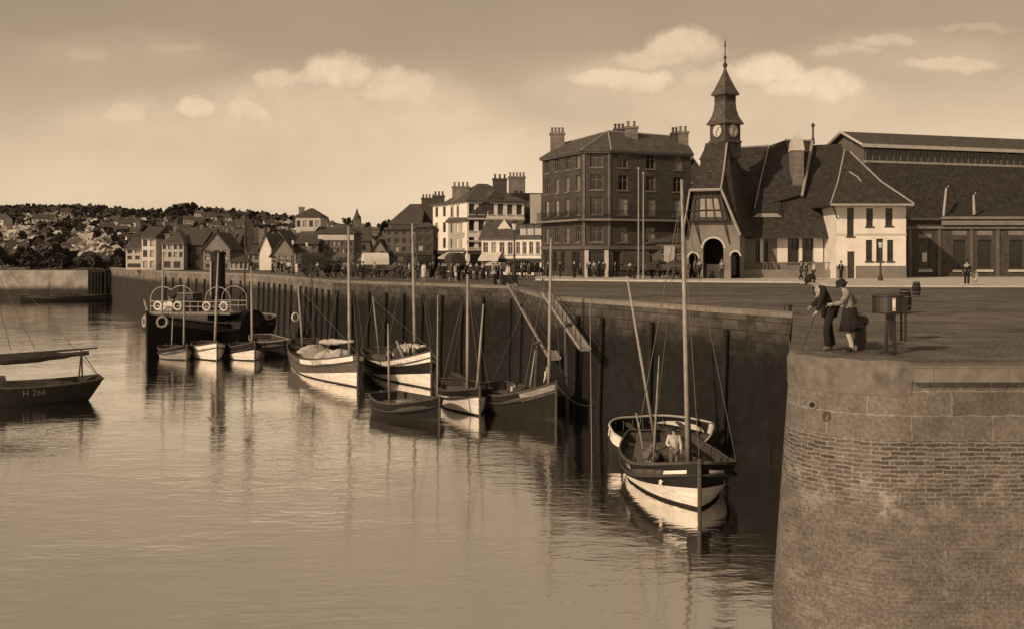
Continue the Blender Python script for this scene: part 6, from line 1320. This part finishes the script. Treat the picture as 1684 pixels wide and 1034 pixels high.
def car(label, px, D, rz, z=0):
    r = thing('vintage_car', label, 'car', (WX(px, D), D, z), rz)
    MB().loft([[(-1.9, -.7, .55), (-1.9, .7, .55), (-1.9, .7, 1.0), (-1.9, -.7, 1.0)], [(-.2, -.75, .5), (-.2, .75, .5), (-.2, .75, 1.05), (-.2, -.75, 1.05)], [(.6, -.6, .5), (.6, .6, .5), (.6, .6, 1.1), (.6, -.6, 1.1)], [(1.75, -.38, .5), (1.75, .38, .5), (1.75, .38, 1.05), (1.75, -.38, 1.05)]]).build('body', 'paint_black', r, local=True)
    MB().hexa([(-1.8, -.68, 1.0), (.5, -.68, 1.05), (.5, .68, 1.05), (-1.8, .68, 1.0)], [(-1.65, -.62, 1.75), (.3, -.62, 1.78), (.3, .62, 1.78), (-1.65, .62, 1.75)]).build('cabin', 'paint_black', r, local=True)
    for y in (-.69, .69):
        for x0, x1 in ((-1.5, -.7), (-.5, .2)): MB().hexa([(x0, y * .99 - .02, 1.15), (x1, y * .99 - .02, 1.15), (x1, y * .99 + .02, 1.15), (x0, y * .99 + .02, 1.15)], [(x0, y * .93 - .02, 1.6), (x1, y * .93 - .02, 1.6), (x1, y * .93 + .02, 1.6), (x0, y * .93 + .02, 1.6)]).build('side_window', 'pane', r, local=True)
    for x in (-1.35, 1.3):
        for y in (-.72, .72): wheel(r, (x, y, .36), .31, m='iron', w=.06); MB().tube([(x - .5, y, .55), (x - .3, y, .78), (x, y, .84), (x + .3, y, .78), (x + .6, y, .5)], .06, 5).build('mudguard', 'paint_black', r, local=True)
    for y in (-.35, .35): MB().ball((1.82, y, .95), .1, 8).build('headlight', 'lamp_glass', r, local=True)
    return r
car('black vintage car parked among the crowd before the long quayside block', 560, 116, .2); car('black vintage car parked before the kiosk on the quay', 592, 113, 2.9); car('black vintage car parked before the white house beside the corner building', 866, 113, .15)
# ------------------------------------------------------------------ street furniture
def lamp_post(label, px, D, top, z=0, group=None, name='street_lamp'):
    h = ZZ(top, D) - z; r = thing(name, label, 'street lamp', (WX(px, D), D, z), 0, group)
    MB().lathe([(.22, 0), (.22, .3), (.12, .5), (.09, 1.0), (.06, h - 1.0), (.09, h - .95), (.05, h - .8)], (0, 0, 0), 10).build('post', 'iron', r, local=True)
    MB().lathe([(.12, h - .8), (.2, h - .3)], (0, 0, 0), 6).build('lantern', 'lamp_glass', r, local=True); MB().lathe([(.25, h - .297), (.1, h - .1), (.03, h)], (0, 0, 0), 6).build('lantern_cap', 'iron', r, local=True)
    return r
lamp_post('tall street lamp standing on the quay edge by the top of the gangways', 846, 83.5, 362)
lamp_post('slender lamp post before the white market pavilion', 1448, 92, 393, .13); lamp_post('lamp post before the grey gabled house, left of the dark hooded cart', 482, 128, 392); lamp_post('street lamp right of the slim chimney house on the far quay', 505, 124, 395)
for px, top, lab in ((1050, 278, 'left one of two tall pale poles before the dark corner building'), (1058, 286, 'right one of two tall pale poles before the dark corner building')):
    r = thing('flagpole', lab, 'pole', (WX(px, 97), 97, .13)); h = ZZ(top, 97); MB().lathe([(.18, 0), (.18, .4), (.08, .42), (.05, h - .2)], (0, 0, 0), 8).build('shaft', 'mast', r, local=True); MB().ball((0, 0, h - .1), .12, 8).build('ball_finial', 'zinc', r, local=True)
def bollard(label, pos, h=.9, r=.2, group=None):
    b = thing('bollard', label, 'bollard', pos, 0, group); MB().lathe([(r * 1.15, 0), (r * 1.05, .08), (r, .15), (r * .92, h * .7), (r * 1.0, h * .74)], n=16).build('shank', 'iron', b, local=True); MB().lathe([(r * 1.0, h * .743), (r * 1.28, h * .8), (r * 1.25, h * .92), (r * .9, h), (.02, h)], n=16).build('head', 'iron', b, local=True); return b
bollard('stout black iron bollard right beside the woman in the cloche hat', (WX(1412, 26.5), 26.5, 0), .86, .2)
bollard('short iron bollard on the quay edge at the head of the gangways', (-1.5, 82.5, 0), .9, .3); bollard('small iron bollard at the far end of the pale quay edge near the pier', (11.75, 44, 0), .3, .16)
r = thing('winch_drum_stand', 'dark metal drum with a painted-on highlight, on a forked iron stand', 'drum', (WX(1460, 25.2), 25.2, 0))
MB().lathe([(.36, 1.0), (.37, 1.03), (.36, 1.05), (.36, 1.38), (.38, 1.4), (.38, 1.43), (.3, 1.45)], (0, 0, 0), 26).build('drum', 'iron', r, local=True)
MB().lathe([(.404, 1.06), (.404, 1.37)], n=26) if False else None
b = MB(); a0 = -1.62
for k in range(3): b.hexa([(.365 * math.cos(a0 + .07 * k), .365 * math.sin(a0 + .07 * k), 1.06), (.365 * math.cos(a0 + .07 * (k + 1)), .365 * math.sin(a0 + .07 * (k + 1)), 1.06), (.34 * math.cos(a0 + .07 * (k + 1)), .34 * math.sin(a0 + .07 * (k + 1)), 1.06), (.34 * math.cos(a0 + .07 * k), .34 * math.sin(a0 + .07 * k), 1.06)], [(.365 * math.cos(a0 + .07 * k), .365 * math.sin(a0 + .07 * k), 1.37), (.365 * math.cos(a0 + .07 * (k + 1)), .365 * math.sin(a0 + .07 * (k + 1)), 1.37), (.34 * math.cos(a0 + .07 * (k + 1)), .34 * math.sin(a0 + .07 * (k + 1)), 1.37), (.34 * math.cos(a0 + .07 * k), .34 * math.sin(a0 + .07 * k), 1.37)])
b.build('painted_highlight', 'paint_white', r, local=True)  # white strip painted on in place of the sun's glint on the drum
for x, xt in ((-.04, .0), (.2, .1)): MB().tube([(x - .02, 0, .0), (xt, 0, 1.02)], .045, 7).build('leg', 'iron', r, local=True)
MB().lathe([(.2, 0), (.2, .06), (.09, .1)], (.0, 0, 0), 12).build('foot', 'iron', r, local=True)
r = thing('iron_box', 'dark iron box on short legs just behind the dark metal drum', 'box', (WX(1477, 29), 29, 0))
MB().box(-.19, .19, -.2, .2, .76, 1.2).build('case', 'iron', r, local=True); MB().box(-.21, .21, -.22, .22, 1.203, 1.24).build('lid', 'iron', r, local=True)
for x in (-.15, .15):
    for y in (-.16, .16): MB().tube([(x, y, 0), (x, y, .77)], .035, 5).build('leg', 'iron', r, local=True)
def barrel(label, px, D, h):
    r = thing('wooden_barrel', label, 'barrel', (WX(px, D), D, 0)); R_ = h * .26
    MB().lathe([(R_ * .8, 0), (R_, h * .3), (R_ * 1.04, h * .5), (R_, h * .7), (R_ * .8, h), (R_ * .74, h), (R_ * .74, h - .04)], n=18).build('staves', 'timber_black', r, local=True, smooth=False)
    for f, q in ((.08, .86), (.3, 1.01), (.7, 1.01), (.92, .86)): MB().torus((0, 0, h * f), R_ * q, .02, (0, 0, 1), 18, 5).build('hoop', 'trim_mid', r, local=True)
barrel('dark wooden barrel standing behind the metal drum', 1488, 43, .98); barrel('smaller dark wooden barrel nearer the market pavilion', 1507, 60, .86)
# crates near the gangway head
r = thing('fish_crate', 'dark wooden crate pile standing at the head of the left gangway', 'crate', (WX(838, 82), 82, 0)); 
for (x, z, w_) in ((0, 0, 1.3), (.1, .42, 1.1)): MB().box(x - w_ / 2, x + w_ / 2, -.4, .4, z + .003, z + .4).build('crate', 'timber_black', r, local=True)
# gangways
def gangway(label, a, b, wd=.9):
    a = Vector(a); b = Vector(b); r = thing('gangway', label, 'gangway', tuple(b)); d = (b - a).normalized(); s_ = d.cross(Vector((0, 0, 1))).normalized() * wd / 2; u = s_.cross(d).normalized() * .12
    if u.z < 0: u = -u
    m = MB().hexa([a - s_, a + s_, b + s_, b - s_], [a - s_ + u, a + s_ + u, b + s_ + u, b - s_ + u]); m.build('deck', 'timber_pale', r)
    for sd in (1, -1): MB().tube([a + s_ * sd + Vector((0, 0, .12)), b + s_ * sd + Vector((0, 0, .12))], .1, 6).build('stringer', 'timber_pale', r)
    n = 9
    for sd in (1,):
        q = MB()
        q.tube([a + s_ * sd + Vector((0, 0, .95)), b + s_ * sd + Vector((0, 0, .95))], .03, 5)
        for k in range(n + 1): p = a.lerp(b, k / n) + s_ * sd; q.tube([p, p + Vector((0, 0, .95))], .022, 4)
        q.build('handrail', 'iron', r)
    return r
gangway('long left gangway sloping from the quay down to the dark boat', (-.05, 80.0, .05), P(912, 592, 57.5), .6); g2 = gangway('right gangway sloping from the quay edge toward the water', (2.0, 60.3, .08), P(962, 577, 53.2), .5)
for px, py0, py1, D, lab in ((884, 560, 640, 59, 'slanting timber prop under the left gangway'), (930, 530, 640, 56, 'upright timber prop under the right gangway')):
    r = thing('timber_prop', lab, 'prop', (WX(px, D), D, WZ)); MB().tube([P(px, py0, D), Vector((WX(px - 7 if px < 900 else px + 4, D), D, WZ - 1.5))], .11, 7).build('post', 'timber', r); MB().tube([P(px - 8, py0 + 6, D - .1), P(px + 8, py0 + 2, D - .1)], .08, 5).build('cross_bar', 'timber', r)
# timber fenders down the wall
fend = None; pts = [Vector((x, y, 0)) for x, y in EDGE]
FL = []
for (i, fr) in [(6, .18), (6, .30), (6, .52), (6, .80), (5, .1), (5, .45)] + [(4, .04 + .105 * k) for k in range(9)] + [(3, .1 + .17 * k) for k in range(6)] + [(2, .08 + .13 * k) for k in range(7)] + [(1, .1 + .085 * k) for k in range(11)]:
    a, b = pts[i], pts[i + 1]; p = a.lerp(b, fr); d = (b - a).normalized(); n = Vector((d.y, -d.x, 0)); c = p + n * .22
    if fend is None:
        fend = thing('fender_pile', 'dark upright timber fender fixed against the long quay wall', 'fender', tuple(c), 0, 'timber fenders on the quay wall'); MB().tube([(0, 0, -.9), (n.x * .22, n.y * .22, -6.5)], .11, 8).build('pile', 'timber_black', fend, local=True); MB().torus((0, 0, -1.1), .12, .03, (0, 0, 1), 10, 4).build('iron_band', 'iron', fend, local=True)
    else: dup(fend, tuple(c))
# mooring ropes from boats to the quay
def mooring(label, a, b, sag, r=.022, m='rope'):
    a = Vector(a); b = Vector(b); o = MB().tube([a.lerp(b, k / 10) - Vector((0, 0, sag * 4 * (k / 10) * (1 - k / 10))) for k in range(11)], r, 5).build('mooring_rope', m); tag(o, label, 'rope')
mooring('taut pale rope hanging from the wall down into the water near the right gangway', P(970, 490, 56.1), P(974, 835, 40), .05, .014, 'rope_pale')
mooring('slack rope from the dark boat bow up the wall by the right gangway', P(914, 628, 52.5), P(985, 660, 55.3), .6)
